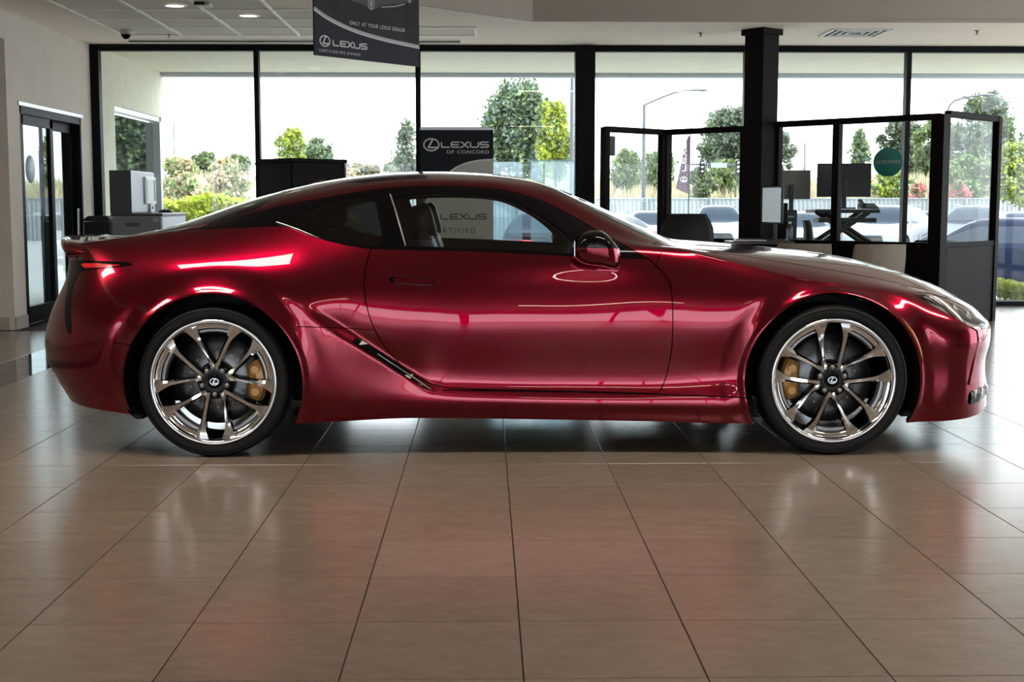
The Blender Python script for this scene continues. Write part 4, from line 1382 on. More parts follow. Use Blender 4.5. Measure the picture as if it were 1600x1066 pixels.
def frame_matrix(p, q, z=0.0):
    """X along p->q, Y up, Z towards the viewer's side (right-hand normal)"""
    d = Vector((q[0] - p[0], q[1] - p[1], 0)).normalized()
    n = Vector((d.y, -d.x, 0))
    return Matrix(((d.x, 0, n.x, p[0]), (d.y, 0, n.y, p[1]), (0, 1, 0, z), (0, 0, 0, 1)))

def swoosh(mb, pts, t, h1, M, m=0):
    sm = pts
    for _ in range(3):
        sm = [sm[0]] + [tuple(np.array(a) * (1 - k) + np.array(b) * k) for a, b in zip(sm[:-1], sm[1:]) for k in (.25, .75)] + [sm[-1]]
    stroke(mb, sm, t, 0, h1, M, m)
    return sm

# ---- hanging banner
p, q = (-1.19, 9.5), (-.50, 10.30)
BW = math.dist(p, q)
HB = thing('hanging_banner', 'dark navy banner hanging from the ceiling over the car with silver swoosh', 'banner', ((p[0] + q[0]) / 2, (p[1] + q[1]) / 2, 2.20))
Mh = Matrix.Translation((-(p[0] + q[0]) / 2, -(p[1] + q[1]) / 2, -2.20)) @ frame_matrix(p, q, 2.20)
mb = MB(); mb.prism([(0, 0), (BW, 0), (BW, 1.0), (0, 1.0)], -.012, 0, Mh); mb.build('board', M_NAVY, HB)
cur = [(0, .315), (.12, .262), (.30, .215), (.46, .187), (.70, .162), (BW, .143)]
mb = MB(); sm = cur
for _ in range(3):
    sm = [sm[0]] + [tuple(np.array(a) * (1 - k) + np.array(b) * k) for a, b in zip(sm[:-1], sm[1:]) for k in (.25, .75)] + [sm[-1]]
for a, b in zip(sm[:-1], sm[1:]):
    mb.prism([a, b, (b[0], 1.0), (a[0], 1.0)], 0, .0008, Mh)
mb.build('picture_field', M_NAVY2, HB)
mb = MB(); stroke(mb, [(a, b + .008) for a, b in sm], .020, 0, .0016, Mh); mb.build('silver_swoosh', M_SILVER, HB)
mb = MB(); stroke(mb, [(a, b - .006) for a, b in sm], .007, 0, .0020, Mh); mb.build('bright_line', M_SILVERB, HB)
word_parts('slogan_word', 'ONLY AT YOUR LEXUS DEALER', .335, .243, .037, Mh, M_WHITEP, HB, .98, 1.10, .0018)
mb = MB(); oval_mark(mb, .098, .105, .040, Mh, .0012); mb.build('emblem', M_WHITEP, HB)
mb = MB(); wordmark(mb, .173, .078, .0435, Mh, .0012); mb.build('wordmark', M_WHITEP, HB)
word_parts('caption_word', 'CERTIFIED PRE-OWNED', .042, .028, .0265, Mh, M_WHITEP, HB, 1.0, 1.5, .0014)
# printed picture: dark car seen from the front corner
mb = MB()
body = [(.18, .46), (.24, .43), (.40, .405), (.47, .40), (.52, .375), (.60, .38), (.66, .415), (.90, .455), (1.0, .50), (1.03, .60), (.95, .66), (.80, .78), (.45, .78), (.32, .66), (.20, .58)]
mb.prism(body, 0, .0012, Mh); mb.build('printed_car', M_INK, HB)
for (u, v, r) in ((.555, .415, .047), (.955, .490, .028)):
    mb = MB(); n = 24
    for k in range(n):
        a0, a1 = 2 * math.pi * k / n, 2 * math.pi * (k + 1) / n
        mb.prism([(u + .72 * r * math.cos(a0), v + r * math.sin(a0)), (u + .72 * r * math.cos(a1), v + r * math.sin(a1)), (u + .62 * r * math.cos(a1), v + .86 * r * math.sin(a1)), (u + .62 * r * math.cos(a0), v + .86 * r * math.sin(a0))], 0, .0018, Mh)
    for k in range(10):
        a = 2 * math.pi * k / 10
        stroke(mb, [(u, v), (u + .66 * r * math.cos(a), v + .9 * r * math.sin(a))], r * .10, 0, .0018, Mh)
    mb.build('printed_wheel', M_SILVER, HB)
for pts, t_ in (([(.66, .400), (.80, .420), (.90, .447)], .007), ([(.22, .475), (.27, .445), (.30, .43)], .006), ([(.36, .43), (.385, .425)], .016)):
    mb = MB(); stroke(mb, pts, t_, 0, .0018, Mh); mb.build('printed_highlight', M_SILVER, HB)
for u in (.10, BW - .10):
    mb = MB(); mb.tube([Mh @ Vector((u, 1.0, -.006)), Mh @ Vector((u, ZT - 2.2 + .005, -.006))], .003, 6)
    mb.build('hanging_wire', M_DKMETAL, HB)

# ---- roll-up banner behind the car
p, q = (-.625, 13.0), (.075, 13.0)
RB = thing('roll_up_banner', 'tall roll-up banner standing behind the car, navy top over pale grey', 'banner', (-.275, 13.0, 0))
Mr = frame_matrix((-.35, 0), (.35, 0), 0)
mb = MB(); mb.prism([(0, .10), (.70, .10), (.70, 1.875), (0, 1.875)], -.004, 0, Mr); mb.build('fabric', M_GREYP, RB)
cur = [(0, 1.12), (.14, 1.33), (.29, 1.490), (.42, 1.555), (.56, 1.585), (.70, 1.592)]
sm = cur
for _ in range(2):
    sm = [sm[0]] + [tuple(np.array(a) * (1 - k) + np.array(b) * k) for a, b in zip(sm[:-1], sm[1:]) for k in (.25, .75)] + [sm[-1]]
mb = MB()
for a, b in zip(sm[:-1], sm[1:]):
    mb.prism([a, b, (b[0], 1.875), (a[0], 1.875)], 0, .0008, Mr)
mb.build('navy_field', M_NAVY, RB)
mb = MB(); stroke(mb, sm, .012, 0, .0016, Mr); mb.build('silver_swoosh', M_SILVERB, RB)
mb = MB(); oval_mark(mb, .104, 1.732, .063, Mr, .0016); mb.build('white_emblem', M_WHITEP, RB)
mb = MB(); wordmark(mb, .197, 1.703, .0595, Mr, .0016); mb.build('white_wordmark', M_WHITEP, RB)
word_parts('white_caption', 'OF CONCORD', .66, 1.648, .046, Mr, M_WHITEP, RB, 1.25, 1.08, .0018, align='R')
mb = MB(); oval_mark(mb, .085, 1.045, .058, Mr, .0014); mb.build('black_emblem', M_INK, RB)
mb = MB(); wordmark(mb, .187, 1.014, .058, Mr, .0014); mb.build('black_wordmark', M_INK, RB)
mb = MB(); flat_text(mb, 'CERTIFIED', .10, .884, .075, Mr, .86, 1.5, .0016); mb.build('black_caption', M_INK, RB)
mb = MB(); flat_text(mb, 'PRE-OWNED', .10, .765, .075, Mr, .80, 1.5, .0016); mb.build('black_caption', M_INK, RB)
mb = MB(); mb.box((0, 0, 1.885), (.71, .022, .034), bev=.005); mb.build('top_rail', M_GREY, RB)
mb = MB(); mb.box((0, .0, .05), (.74, .10, .10), bev=.02)
for s in (-1, 1): mb.box((s * .25, 0, .009), (.05, .34, .018), bev=.004)
mb.build('cassette_base', M_GREY, RB)
mb = MB(); mb.tube([(0, .03, .08), (0, .02, 1.88)], .008, 8); mb.build('support_pole', M_GREY, RB)

# ---- tall brown cabinet behind the rear window
CB = thing('display_cabinet', 'tall dark brown cabinet standing behind the car roof', 'cabinet', (-1.77 + .05, 12.3 + .42, 0), math.radians(-45))
mb = MB()
mb.box((0, 0, .80), (.50, .62, 1.50), bev=.004); mb.build('body', M_BROWN, CB)
mb = MB(); mb.box((0, 0, .035), (.46, .58, .07)); mb.build('plinth', M_BLACK, CB)
mb = MB(); mb.box((0, 0, 1.565), (.53, .65, .035), bev=.004); mb.build('top_board', M_BROWN, CB)
mb = MB(); mb.box((-.005, -.315, .80), (.48, .012, 1.44), bev=.003); mb.build('door', M_BROWNL, CB)
mb = MB(); mb.box((.2575, .315, .80), (.014, .014, 1.50)); mb.build('edge_strip', M_FRAMEL, CB)

# ---- office machine by the left wall
OM = thing('office_machine', 'boxy white machine with black side and tablet screen by the left wall', 'machine', (-3.56, 14.3, 0))
M_WHT = mat('white_machine_shell', (.62, .65, .72), .4); M_GRYF = mat('grey_machine_front', (.16, .17, .185), .5); M_BLKP = mat('black_machine_panel', (.010, .011, .016), .35)
mb = MB(); mb.box((0, .05, .52), (.50, 1.08, 1.04), bev=.01); mb.build('base_cabinet', M_WHT, OM)
mb = MB(); mb.box((-.01, -.495, .54), (.49, .012, .98), bev=.003); f0 = mb.build('front_door', M_GRYF, OM)
mb = MB(); mb.box((-.05, -.503, .955), (.13, .012, .034), bev=.003); mb.build('handle_slot', M_BLKP, f0)
mb = MB(); mb.box((.19, -.502, 1.00), (.06, .008, .03)); mb.build('badge', M_SILVER, f0)
mb = MB(); mb.box((-.01, .05, 1.055), (.53, 1.10, .03), bev=.006); mb.build('counter_slab', M_BLKP, OM)
mb = MB(); mb.box((-.215, .18, 1.29), (.22, .98, .44), bev=.01); mb.build('upper_body', M_WHT, OM)
mb = MB(); mb.box((-.215, -.312, 1.29), (.222, .008, .442)); mb.build('black_panel', M_BLKP, OM)
mb = MB(); mb.box((-.09, .42, 1.31), (.024, .44, .29), bev=.008); sc = mb.build('tablet_frame', mat('white_plastic', (.75, .77, .80), .35), OM)
mb = MB(); mb.box((-.076, .38, 1.31), (.006, .27, .23)); mb.build('tablet_screen', mat('pale_screen', (.35, .42, .42), .2, emit=(.5, .62, .62), emit_s=.25), sc)
mb = MB(); mb.box((-.076, .56, 1.31), (.006, .07, .23)); mb.build('tablet_buttons', M_BLKP, sc)
mb = MB(); mb.box((-.085, .45, 1.12), (.016, .14, .085), bev=.004); mb.build('spout', mat('white_plastic_b', (.72, .74, .78), .35), OM)
mb = MB(); mb.box((-.075, .46, 1.125), (.006, .05, .035)); mb.build('spout_opening', M_BLKP, OM)
mb = MB(); mb.lathe([(0, .0), (.075, .0), (.075, .02), (.05, .035), (.0, .038)], 24, Matrix.Translation((.10, .30, 1.07))); mb.build('cup_rest', M_BLKP, OM)
bn = thing('waste_bin', 'black waste bin squeezed between the left wall and the white machine', 'bin', (-4.06, 14.25, 0))
mb = MB(); mb.sweep([[(sx * a, sy * a * 1.2, z) for sx, sy in ((-1, -1), (1, -1), (1, 1), (-1, 1))] for a, z in ((.11, 0), (.135, .98))], smooth=False); mb.build('body', M_BLACK, bn)
mb = MB(); mb.sweep([[(sx * a, sy * a * 1.2, z) for sx, sy in ((-1, -1), (1, -1), (1, 1), (-1, 1))] for a, z in ((.142, .985), (.142, 1.0), (.10, 1.04))], smooth=False); mb.build('lid', M_BLACK, bn)
mb = MB(); mb.tube([(-4.22, 13.95, .0), (-4.22, 14.02, 1.12)], .012, 8); st = mb.build('pole', M_GREY)
tag(st, 'thin grey pole leaning by the window frame beside the bin', 'pole')

# ---- glass office: partitions
M_CLEAR = pane_mat('partition_glass', (.95, .97, .965), refl=.3)
def partition(name, label, p, q, H=2.0, mid=.77, posts=(0, 1), pw=.075, mats=(None, None), end_w=None):
    t = thing(name, label, 'partition', (p[0], p[1], 0), 0, 'glass office partitions')
    d = Vector((q[0] - p[0], q[1] - p[1], 0)); L = d.length; ang = math.atan2(d.y, d.x); d.normalize()
    loc = lambda s: (d.x * s, d.y * s)
    up, lo = mats[0] or M_BROWN, mats[1] or M_BROWN
    mb = MB(); c = loc(L / 2); mb.box((c[0], c[1], H - .03), (L, .065, .06), ang, bev=.003); mb.build('top_rail', up, t)
    mb = MB(); mb.box((c[0], c[1], mid + .01), (L, .06, .05), ang, bev=.003); mb.build('mid_rail', up, t)
    ss = [u * L for u in posts]
    for i, s in enumerate(ss):
        w_ = (end_w or {}).get(i, pw)
        c = loc(s); mb = MB(); mb.box((c[0], c[1], H / 2 - .005), (w_, w_, H - .01), ang, bev=.004); mb.build('post', up, t)
    for a, b in zip(ss[:-1], ss[1:]):
        c = loc((a + b) / 2)
        mb = MB(); mb.box((c[0], c[1], (mid + .03 + H - .06) / 2), (b - a - .05, .008, H - mid - .09), ang); mb.build('glass_pane', M_CLEAR, t)
        mb = MB(); mb.box((c[0], c[1], (mid + .0) / 2), (b - a - .05, .045, mid - .02), ang, bev=.003); mb.build('lower_panel', lo, t)
    return t
PC, QC, RC = (4.21, 12.42), (2.98, 13.72), (5.06, 13.27)
partition('office_partition', 'wide glass partition from the brown column to the near corner post', QC, PC, posts=(0, .391, 1), end_w={2: .13})
partition('office_partition', 'narrow glass partition with grey lower panel at the right end of the office', (PC[0] + .09, PC[1] + .09), RC, H=2.03, posts=(0, 1), mats=(None, M_BROWNL), end_w={0: .03})
partition('office_partition', 'glass partition joining the brown column on its left side', (1.94, 14.5), (2.66, 13.80), H=1.96, end_w={0: .10})
partition('office_partition', 'leftmost glass partition of the office, beside the thick window post', (1.23, 13.86), (1.90, 14.46), H=1.96)
# round teal sign
M_TEAL = mat('teal_print', (.004, .20, .185), .4)
ts = thing('round_sign', 'round teal sign with white lettering on the office glass', 'sign', (3.86, 12.86, 1.565), math.radians(-26))
mb = MB(); mb.lathe([(0, .0), (.137, .0), (.139, .003), (.137, .006), (0, .006)], 40, Matrix.Rotation(math.radians(90), 4, 'X')); mb.build('disc', M_TEAL, ts)
Ms = Matrix(((1, 0, 0, 0), (0, 0, -1, -.0065), (0, 1, 0, 0), (0, 0, 0, 1)))
mb = MB(); flat_text(mb, 'L/CERTIFIED', 0, -.012, .042, Ms, 1.0, 1.08, .001, align='C'); mb.build('lettering', M_WHITEP, ts)
pl = MB(); pl.box((1.30, 13.89, 1.76), (.10, .006, .20), math.radians(42)); tag(pl.build('notice_sheet', mat('dark_notice', (.05, .055, .05), .6)), 'small dark notice stuck on the leftmost office pane', 'notice')

# ---- desks, screens and chairs of the office
M_DESK = mat('desk_laminate', (.045, .035, .035), .4, noise=.15, scale=5)
M_SCREENBK = mat('dark_screen_back', (.014, .017, .022), .5)
M_TAN = mat('taupe_upholstery', (.24, .20, .165), .8, noise=.1, scale=30)
def desk(name, label, loc, rz, L=1.3, D=.65, H=.74, mtop=None):
    t = thing(name, label, 'desk', loc, rz)
    mb = MB(); mb.box((0, 0, H - .015), (L, D, .03), bev=.006); mb.build('desktop', mtop or M_DESK, t)
    for sx in (-1, 1):
        for sy in (-1, 1):
            mb = MB(); mb.box((sx * (L / 2 - .05), sy * (D / 2 - .05), (H - .03) / 2), (.05, .05, H - .03), bev=.004); mb.build('leg', M_DKMETAL, t)
    mb = MB(); mb.box((0, D / 2 - .04, H * .6), (L - .12, .018, .34)); mb.build('modesty_panel', M_DESK, t)
    return t
desk('office_desk', 'dark desk with monitor next to the brown column', (2.72, 13.28, 0), 0, .62, .44, .80)
desk('office_desk', 'desk under the standing desk riser inside the glass office', (3.75, 14.48, 0), 0, 1.35, .62, .70)
def monitor(label, loc, rz, w, h, zc, zb, back=None, front=None, stand_h=None):
    t = thing('monitor', label, 'monitor', (loc[0], loc[1], zb), rz)
    z = zc - zb
    mb = MB(); mb.box((0, 0, z), (w, .028, h), bev=.006); mb.build('screen_shell', back or M_SCREENBK, t)
    mb = MB(); mb.box((0, -.0152, z), (w - .02, .002, h - .03)); mb.build('screen_glass', front or M_SCREENBK, t)
    mb = MB(); mb.box((0, .03, z / 2), (.05, .022, z), bev=.004); mb.build('stand', M_DKMETAL, t)
    mb = MB(); mb.box((0, .02, .008), (.24, .18, .016), bev=.004); mb.build('foot', M_DKMETAL, t)
    return t
monitor('monitor with pale grey screen seen edge on beside the column', (2.86, 13.33), math.radians(-74), .40, .37, 1.155, .80, front=mat('pale_lit_screen', (.30, .33, .35), .3, emit=(.55, .62, .66), emit_s=.30))
monitor('wide dark monitor back raised above the standing desk riser', (3.86, 14.43), math.radians(172), .57, .36, 1.42, 1.112)
monitor('grey monitor back left of the dark raised monitor', (3.345, 14.68), math.radians(176), .42, .315, 1.375, .705, back=mat('grey_screen_back', (.22, .21, .19), .6))
rs = thing('desk_riser', 'black folding standing desk riser with crossed legs in the office', 'desk riser', (3.85, 14.43, .703))
mb = MB(); mb.box((0, 0, .385), (.70, .44, .04), bev=.006); mb.build('platform', M_DKMETAL, rs)
mb = MB(); mb.box((0, -.10, .29), (.62, .26, .05), bev=.005); mb.build('keyboard_tray', M_DKMETAL, rs)
for sy in (-.17, .17):
    for sx in (-1, 1):
        mb = MB(); mb.tube([(sx * .28, sy, .035), (-sx * .24, sy, .375)], .028, 6); mb.build('cross_leg', M_DKMETAL, rs)
mb = MB(); mb.box((0, 0, .014), (.66, .42, .024), bev=.004); mb.build('base_frame', M_DKMETAL, rs)
kbd = thing('keyboard', 'grey keyboard lying on the desk beside the column', 'keyboard', (2.60, 13.14, .801))
mb = MB(); mb.box((0, 0, .008), (.30, .12, .016), bev=.004); mb.build('base', M_GREY, kbd)
mb = MB()
for r_ in range(4):
    for c_ in range(11):
        mb.box((-.13 + c_ * .026, -.042 + r_ * .027, .019), (.021, .021, .008), bev=.002)
tag(mb.build('keys', M_DKMETAL, kbd), kind='stuff')
bt = thing('water_bottle', 'clear plastic water bottle standing on the desk beside the column', 'bottle', (2.985, 13.12, .801))
mb = MB(); mb.lathe([(0, 0), (.030, 0), (.032, .01), (.031, .06), (.0295, .075), (.032, .09), (.031, .13), (.014, .165), (.013, .175)], 20); mb.build('bottle_body', pane_mat('clear_plastic', (.85, .9, .92)), bt)
mb = MB(); mb.lathe([(.0145, .172), (.0145, .19), (0, .191)], 16); mb.build('cap', M_WHT, bt)

pc = thing('computer_tower', 'black computer tower standing on the desk under the grey monitor', 'computer', (3.22, 14.36, .701))
mb = MB(); mb.box((0, 0, .20), (.17, .36, .40), bev=.008); mb.build('case', M_BLACK, pc)
mb = MB(); mb.box((0, -.182, .20), (.15, .006, .37), bev=.002); mb.build('front_panel', M_SCREENBK, pc)
mb = MB(); mb.box((0, -.187, .33), (.10, .006, .012)); mb.build('drive_slot', M_GREY, pc)
kk = thing('kiosk_stand', 'slim black kiosk standing behind the desk monitor next to the column', 'kiosk', (3.06, 13.92, 0))
mb = MB(); mb.box((0, 0, .60), (.16, .05, 1.15), bev=.006); mb.build('panel_board', M_BLACK, kk)
mb = MB(); mb.box((0, 0, .012), (.26, .24, .024), bev=.006); mb.build('foot_plate', M_DKMETAL, kk)
dp = thing('desk_phone', 'black desk phone on the standing desk riser', 'phone', (4.10, 14.33, 1.112))
mb = MB(); mb.sweep([[(x, y, z) for y, z in ((-.09, 0), (.09, 0), (.09, .06), (-.09, .015))] for x in (-.09, .09)], smooth=False); mb.build('base', M_BLACK, dp)
mb = MB(); mb.tube([(-.065, -.08, .04), (-.065, 0, .062), (-.065, .08, .085)], [.024, .016, .024], 8); mb.build('handset', M_BLACK, dp)
def office_chair(label, loc, rz, m=None, top=1.02):
    m = m or M_LEATHER
    t = thing('office_chair', label, 'chair', loc, rz, 'office chairs')
    mb = MB(); mb.box((0, 0, .46), (.50, .50, .10), bev=.035); mb.build('seat', m, t)
    mb = MB(); secs = []
    for i in range(9):
        u = i / 8; z = .52 + (top - .52) * u
        wd = .235 + .03 * math.sin(math.pi * u) - .05 * max(0, u - .8) / .2
        y = .23 + .06 * u + .015 * math.sin(6 * u)
        th = .05 - .02 * u
        secs.append([(-wd, y + .02, z), (-wd * .9, y - th, z), (0, y - th * .6, z), (wd * .9, y - th, z), (wd, y + .02, z), (wd * .8, y + th, z), (0, y + th * 1.2, z), (-wd * .8, y + th, z)])
    mb.sweep(secs); mb.build('backrest', m, t)
    mb = MB(); mb.tube([(0, 0, .41), (0, 0, .10)], .028, 10); mb.build('column', M_DKMETAL, t)
    for k in range(5):
        a = 2 * math.pi * k / 5 + .3
        mb = MB(); mb.tube([(0, 0, .12), (.28 * math.cos(a), .28 * math.sin(a), .075)], [.024, .016], 8); lg = mb.build('base_leg', M_DKMETAL, t)
        mb = MB(); mb.lathe([(.0, -.014), (.026, -.014), (.028, 0), (.026, .014), (0, .014)], 14, Matrix.Translation((.29 * math.cos(a), .29 * math.sin(a), .029)) @ Matrix.Rotation(math.pi / 2, 4, 'X')); mb.build('castor', M_BLACK, lg)
    for s in (-1, 1):
        mb = MB(); mb.tube([(s * .25, .10, .47), (s * .29, .08, .62), (s * .29, -.14, .66)], .018, 8); mb.build('armrest', M_BLACK, t)
    return t
office_chair('black leather office chair behind the windscreen, left of the brown column', (2.02, 13.45, 0), math.radians(172), top=1.07)
office_chair('black office chair pushed beside the standing desk riser', (3.60, 13.80, 0), math.radians(80), top=1.0)
office_chair('black office chair behind the right end partition', (4.62, 13.75, 0), math.radians(165), top=.80)
def guest_chair(label, loc, rz):
    t = thing('guest_chair', label, 'chair', loc, rz, 'taupe guest chairs')
    mb = MB(); mb.box((0, 0, .44), (.52, .50, .11), bev=.035); mb.build('seat', M_TAN, t)
    mb = MB(); secs = []
    for i in range(7):
        u = i / 6; z = .47 + .33 * u; y = .20 + .07 * u
        wd = .255 - .012 * u ** 3; th = .045 - .012 * u ** 4
        secs.append([(-wd, y, z), (-wd * .94, y - th, z), (wd * .94, y - th, z), (wd, y, z), (wd * .94, y + th, z), (-wd * .94, y + th, z)])
    mb.sweep(secs); mb.build('backrest', M_TAN, t)
    for sx in (-1, 1):
        for sy in (-1, 1):
            mb = MB(); mb.tube([(sx * .22, sy * .20, .40), (sx * .24, sy * .22, 0)], [.02, .015], 8); mb.build('leg', M_DKMETAL, t)
    return t
guest_chair('taupe guest chair with rounded back in front of the office lower panel', (3.55, 12.35, 0), math.radians(186))
guest_chair('taupe guest chair half hidden by the bonnet next to the column', (2.98, 12.55, 0), math.radians(170))
# two clear screens on a low counter behind the car roof
ct_ = thing('low_counter', 'low dark counter behind the car below the clear screens', 'counter', (.50, 14.1, 0))
mb = MB(); mb.box((0, 0, .34), (.95, .45, .68), bev=.01); mb.build('body', M_BROWN, ct_)
mb = MB(); mb.box((0, 0, .695), (1.0, .50, .03), bev=.006); mb.build('top_board', M_BROWN, ct_)
M_ACR = pane_mat('acrylic_screen', (.80, .90, .95), haze=.25, haze_col=(.6, .75, .85))
for (x0, x1, zt, lab) in ((.08, .385, 1.595, 'narrow clear screen standing on the counter next to the roll-up banner'), (.475, .925, 1.615, 'wider clear screen standing on the counter near the thick window post')):
    t = thing('clear_screen', lab, 'screen', ((x0 + x1) / 2, 14.1, .71), 0, 'clear counter screens')
    mb = MB(); mb.box((0, 0, (zt - .71) / 2 + .01), (x1 - x0, .008, zt - .71), bev=.002); mb.build('sheet', M_ACR, t)
    mb = MB()
    for s in (-1, 1): mb.box((s * ((x1 - x0) / 2 - .05), 0, .012), (.03, .16, .024), bev=.003)
    mb.build('feet', M_GREY, t)

# ---- ceiling fixtures
dc = thing('dome_camera', 'small white dome security camera under the left soffit', 'camera', (-3.62, 13.80, ZC))
mb = MB(); mb.lathe([(0, 0), (.062, 0), (.064, -.03), (.056, -.055)], 28); mb.build('housing', mat('camera_white', (.45, .42, .38), .5), dc)
mb = MB(); mb.lathe([(.052, -.050), (.047, -.075), (.03, -.095), (0, -.102)], 24); mb.build('dome', M_BLACKGLOSS, dc)
dv = thing('slot_diffuser', 'long dark slot air diffuser along the ceiling in front of the glass', 'air vent', (-2.05, 14.70, ZC))
mb = MB(); mb.box((0, 0, -.012), (3.55, .05, .024)); mb.build('slot', M_DKMETAL, dv)
mb = MB()
for s in (-1, 1): mb.box((0, s * .03, -.006), (3.57, .012, .012))
mb.build('flanges', M_GRID, dv)
sb = thing('sensor_box', 'small white sensor box on the ceiling grid between the downlights', 'sensor', (-2.46, 11.95, ZC - .011))
mb = MB(); mb.box((0, 0, -.014), (.14, .12, .028), bev=.006); mb.build('box_body', mat('sensor_white', (.55, .53, .48), .5), sb)
mb = MB(); mb.box((-.02, -.062, -.012), (.09, .01, .022)); mb.build('connector', M_BLACK, sb)
av = thing('air_vent', 'square white air vent in the ceiling right of the brown column', 'air vent', (3.80, 13.93, ZC))
mb = MB()
for s in (-1, 1):
    mb.box((s * .29, 0, -.006), (.035, .61, .012)); mb.box((0, s * .29, -.006), (.61, .035, .012))
mb.build('frame', M_LAMPF, av)
mb = MB(); mb.box((0, 0, -.001), (.56, .56, .002)); mb.build('throat', mat('vent_shadow_grey', (.06, .055, .05), .8), av)
for k in range(3):
    s_ = .11 + .15 * k / 1.0
    if s_ > .27: continue
for k, s_ in enumerate((.08, .15, .22)):
    mb = MB()
    for s in (-1, 1):
        mb.box((s * s_, 0, -.008), (.018, 2 * s_, .010)); mb.box((0, s * s_, -.008), (2 * s_, .018, .010))
    mb.build('louvre', M_LAMPF, av)
for i, (x, y, lab) in enumerate(((-3.27, 14.15, 'tiny sprinkler head beside the dome camera'), (2.22, 14.0, 'tiny sprinkler head in the soffit left of the brown column'), (5.0, 13.75, 'tiny sprinkler head in the soffit at the far right'))):
    t = thing('sprinkler', lab, 'sprinkler', (x, y, ZC), 0, 'ceiling sprinklers')
    mb = MB(); mb.lathe([(.035, 0), (.035, -.004), (.014, -.006), (.011, -.03), (.0, -.03)], 16); mb.build('escutcheon', M_GREY, t)
    mb = MB(); mb.lathe([(.0, -.038), (.022, -.038), (.022, -.041), (0, -.041)], 12); mb.tube([(0, 0, -.03), (0, 0, -.04)], .004, 6); mb.build('deflector', M_GREY, t)
# ================================================================== outdoors
ZG = -.55
M_ASPH = mat('sunlit_asphalt', (.30, .30, .30), .9, noise=.12, scale=1.5)
M_BERM = mat('dry_berm_soil', (.20, .155, .085), .95, noise=.3, scale=.6)
M_GRASS = mat('dry_grass', (.62, .50, .27), .9, rnd=.35, island=True)
M_FENCE = mat('galvanised_fence', (.26, .28, .29), .7, .0, noise=.15, scale=1.0)
M_LAMPP = mat('grey_lamp_post', (.075, .085, .10), .5, .1)
def leaf_mat(name, col, rnd=.45):
    m, nt, b = principled(name)
    N, L = nt.nodes, nt.links
    b.inputs['Roughness'].default_value = .55
    ge = N.new('ShaderNodeNewGeometry'); h = N.new('ShaderNodeHueSaturation'); h.inputs['Color'].default_value = tuple(col) + (1,)
    mr = N.new('ShaderNodeMapRange'); mr.inputs['To Min'].default_value = 1 - rnd; mr.inputs['To Max'].default_value = 1 + rnd
    L.new(ge.outputs['Random Per Island'], mr.inputs['Value']); L.new(mr.outputs[0], h.inputs['Value'])
    m2 = N.new('ShaderNodeMapRange'); m2.inputs['To Min'].default_value = .48; m2.inputs['To Max'].default_value = .52
    L.new(ge.outputs['Random Per Island'], m2.inputs['Value']); L.new(m2.outputs[0], h.inputs['Hue'])
    L.new(h.outputs[0], b.inputs['Base Color'])
    tr = N.new('ShaderNodeBsdfTranslucent'); L.new(h.outputs[0], tr.inputs['Color'])
    mx = N.new('ShaderNodeMixShader'); mx.inputs['Fac'].default_value = .35
    L.new(b.outputs[0], mx.inputs[1]); L.new(tr.outputs[0], mx.inputs[2]); L.new(mx.outputs[0], N['Material Output'].inputs['Surface'])
    return m
LEAF = {'mid': leaf_mat('leaf_mid_green', (0.15, 0.215, 0.085)), 'dark': leaf_mat('leaf_dark_green', (0.085, 0.13, 0.065)), 'lime': leaf_mat('leaf_lime', (.36, .42, .045)),
        'olive': leaf_mat('leaf_grey_olive', (0.165, 0.19, 0.13)), 'pale': leaf_mat('leaf_pale_green', (0.24, 0.3, 0.13)), 'pink': leaf_mat('petal_pink', (0.62, 0.24, 0.25), .3),
        'blue': leaf_mat('leaf_blue_green', (0.14, 0.195, 0.15)), 'tan': leaf_mat('leaf_tan', (.42, .35, .22)), 'straw': leaf_mat('straw_blades', (.56, .49, .33), .3)}
M_BARK = mat('tree_bark', (.12, .09, .07), .9, noise=.3, scale=6)

mb = MB(); mb.box((10, 60, ZG - .1), (240, 89.4, .2)); mb.box((10, -60, ZG - .1), (240, 104, .2))
tag(mb.build('floor_parking_lot', M_ASPH), kind='structure')
mb = MB(); secs = []
for x in np.linspace(-70, 90, 33):
    w_ = .25 * math.sin(x * .35) + .2 * math.sin(x * .13 + 1)
    secs.append([(x, 64, ZG - .1), (x, 67, 1.2 + w_ * .4), (x, 72, 1.9 + w_), (x, 84, 2.2 + w_), (x, 110, 2.0), (x, 110, ZG - .1)])
mb.sweep(secs, smooth=True)
tag(mb.build('floor_berm', M_BERM), kind='structure')

def leaves(rng, n, blobs, size, flat=.0):
    """n leaf cards spread over ellipsoid blobs (c, r)"""
    V = np.zeros((n * 4, 3)); F = np.arange(n * 4).reshape(n, 4)
    wts = np.array([b[1][0] * b[1][2] for b in blobs]); wts = wts / wts.sum()
    bi = rng.choice(len(blobs), n, p=wts)
    C = np.array([b[0] for b in blobs])[bi]; R = np.array([b[1] for b in blobs])[bi]
    d = rng.normal(size=(n, 3)); d /= np.linalg.norm(d, axis=1, keepdims=True)
    rad = rng.random(n) ** .55 * (1 + .5 * rng.random(n) ** 5)
    P = C + d * R * rad[:, None]
    a = rng.normal(size=(n, 3)); a /= np.linalg.norm(a, axis=1, keepdims=True)
    b = np.cross(a, rng.normal(size=(n, 3))); b /= np.linalg.norm(b, axis=1, keepdims=True)
    s = size * (.6 + .8 * rng.random(n))[:, None]
    V[0::4] = P - a * s; V[1::4] = P + b * s * .55; V[2::4] = P + a * s; V[3::4] = P - b * s * .55
    return V, F
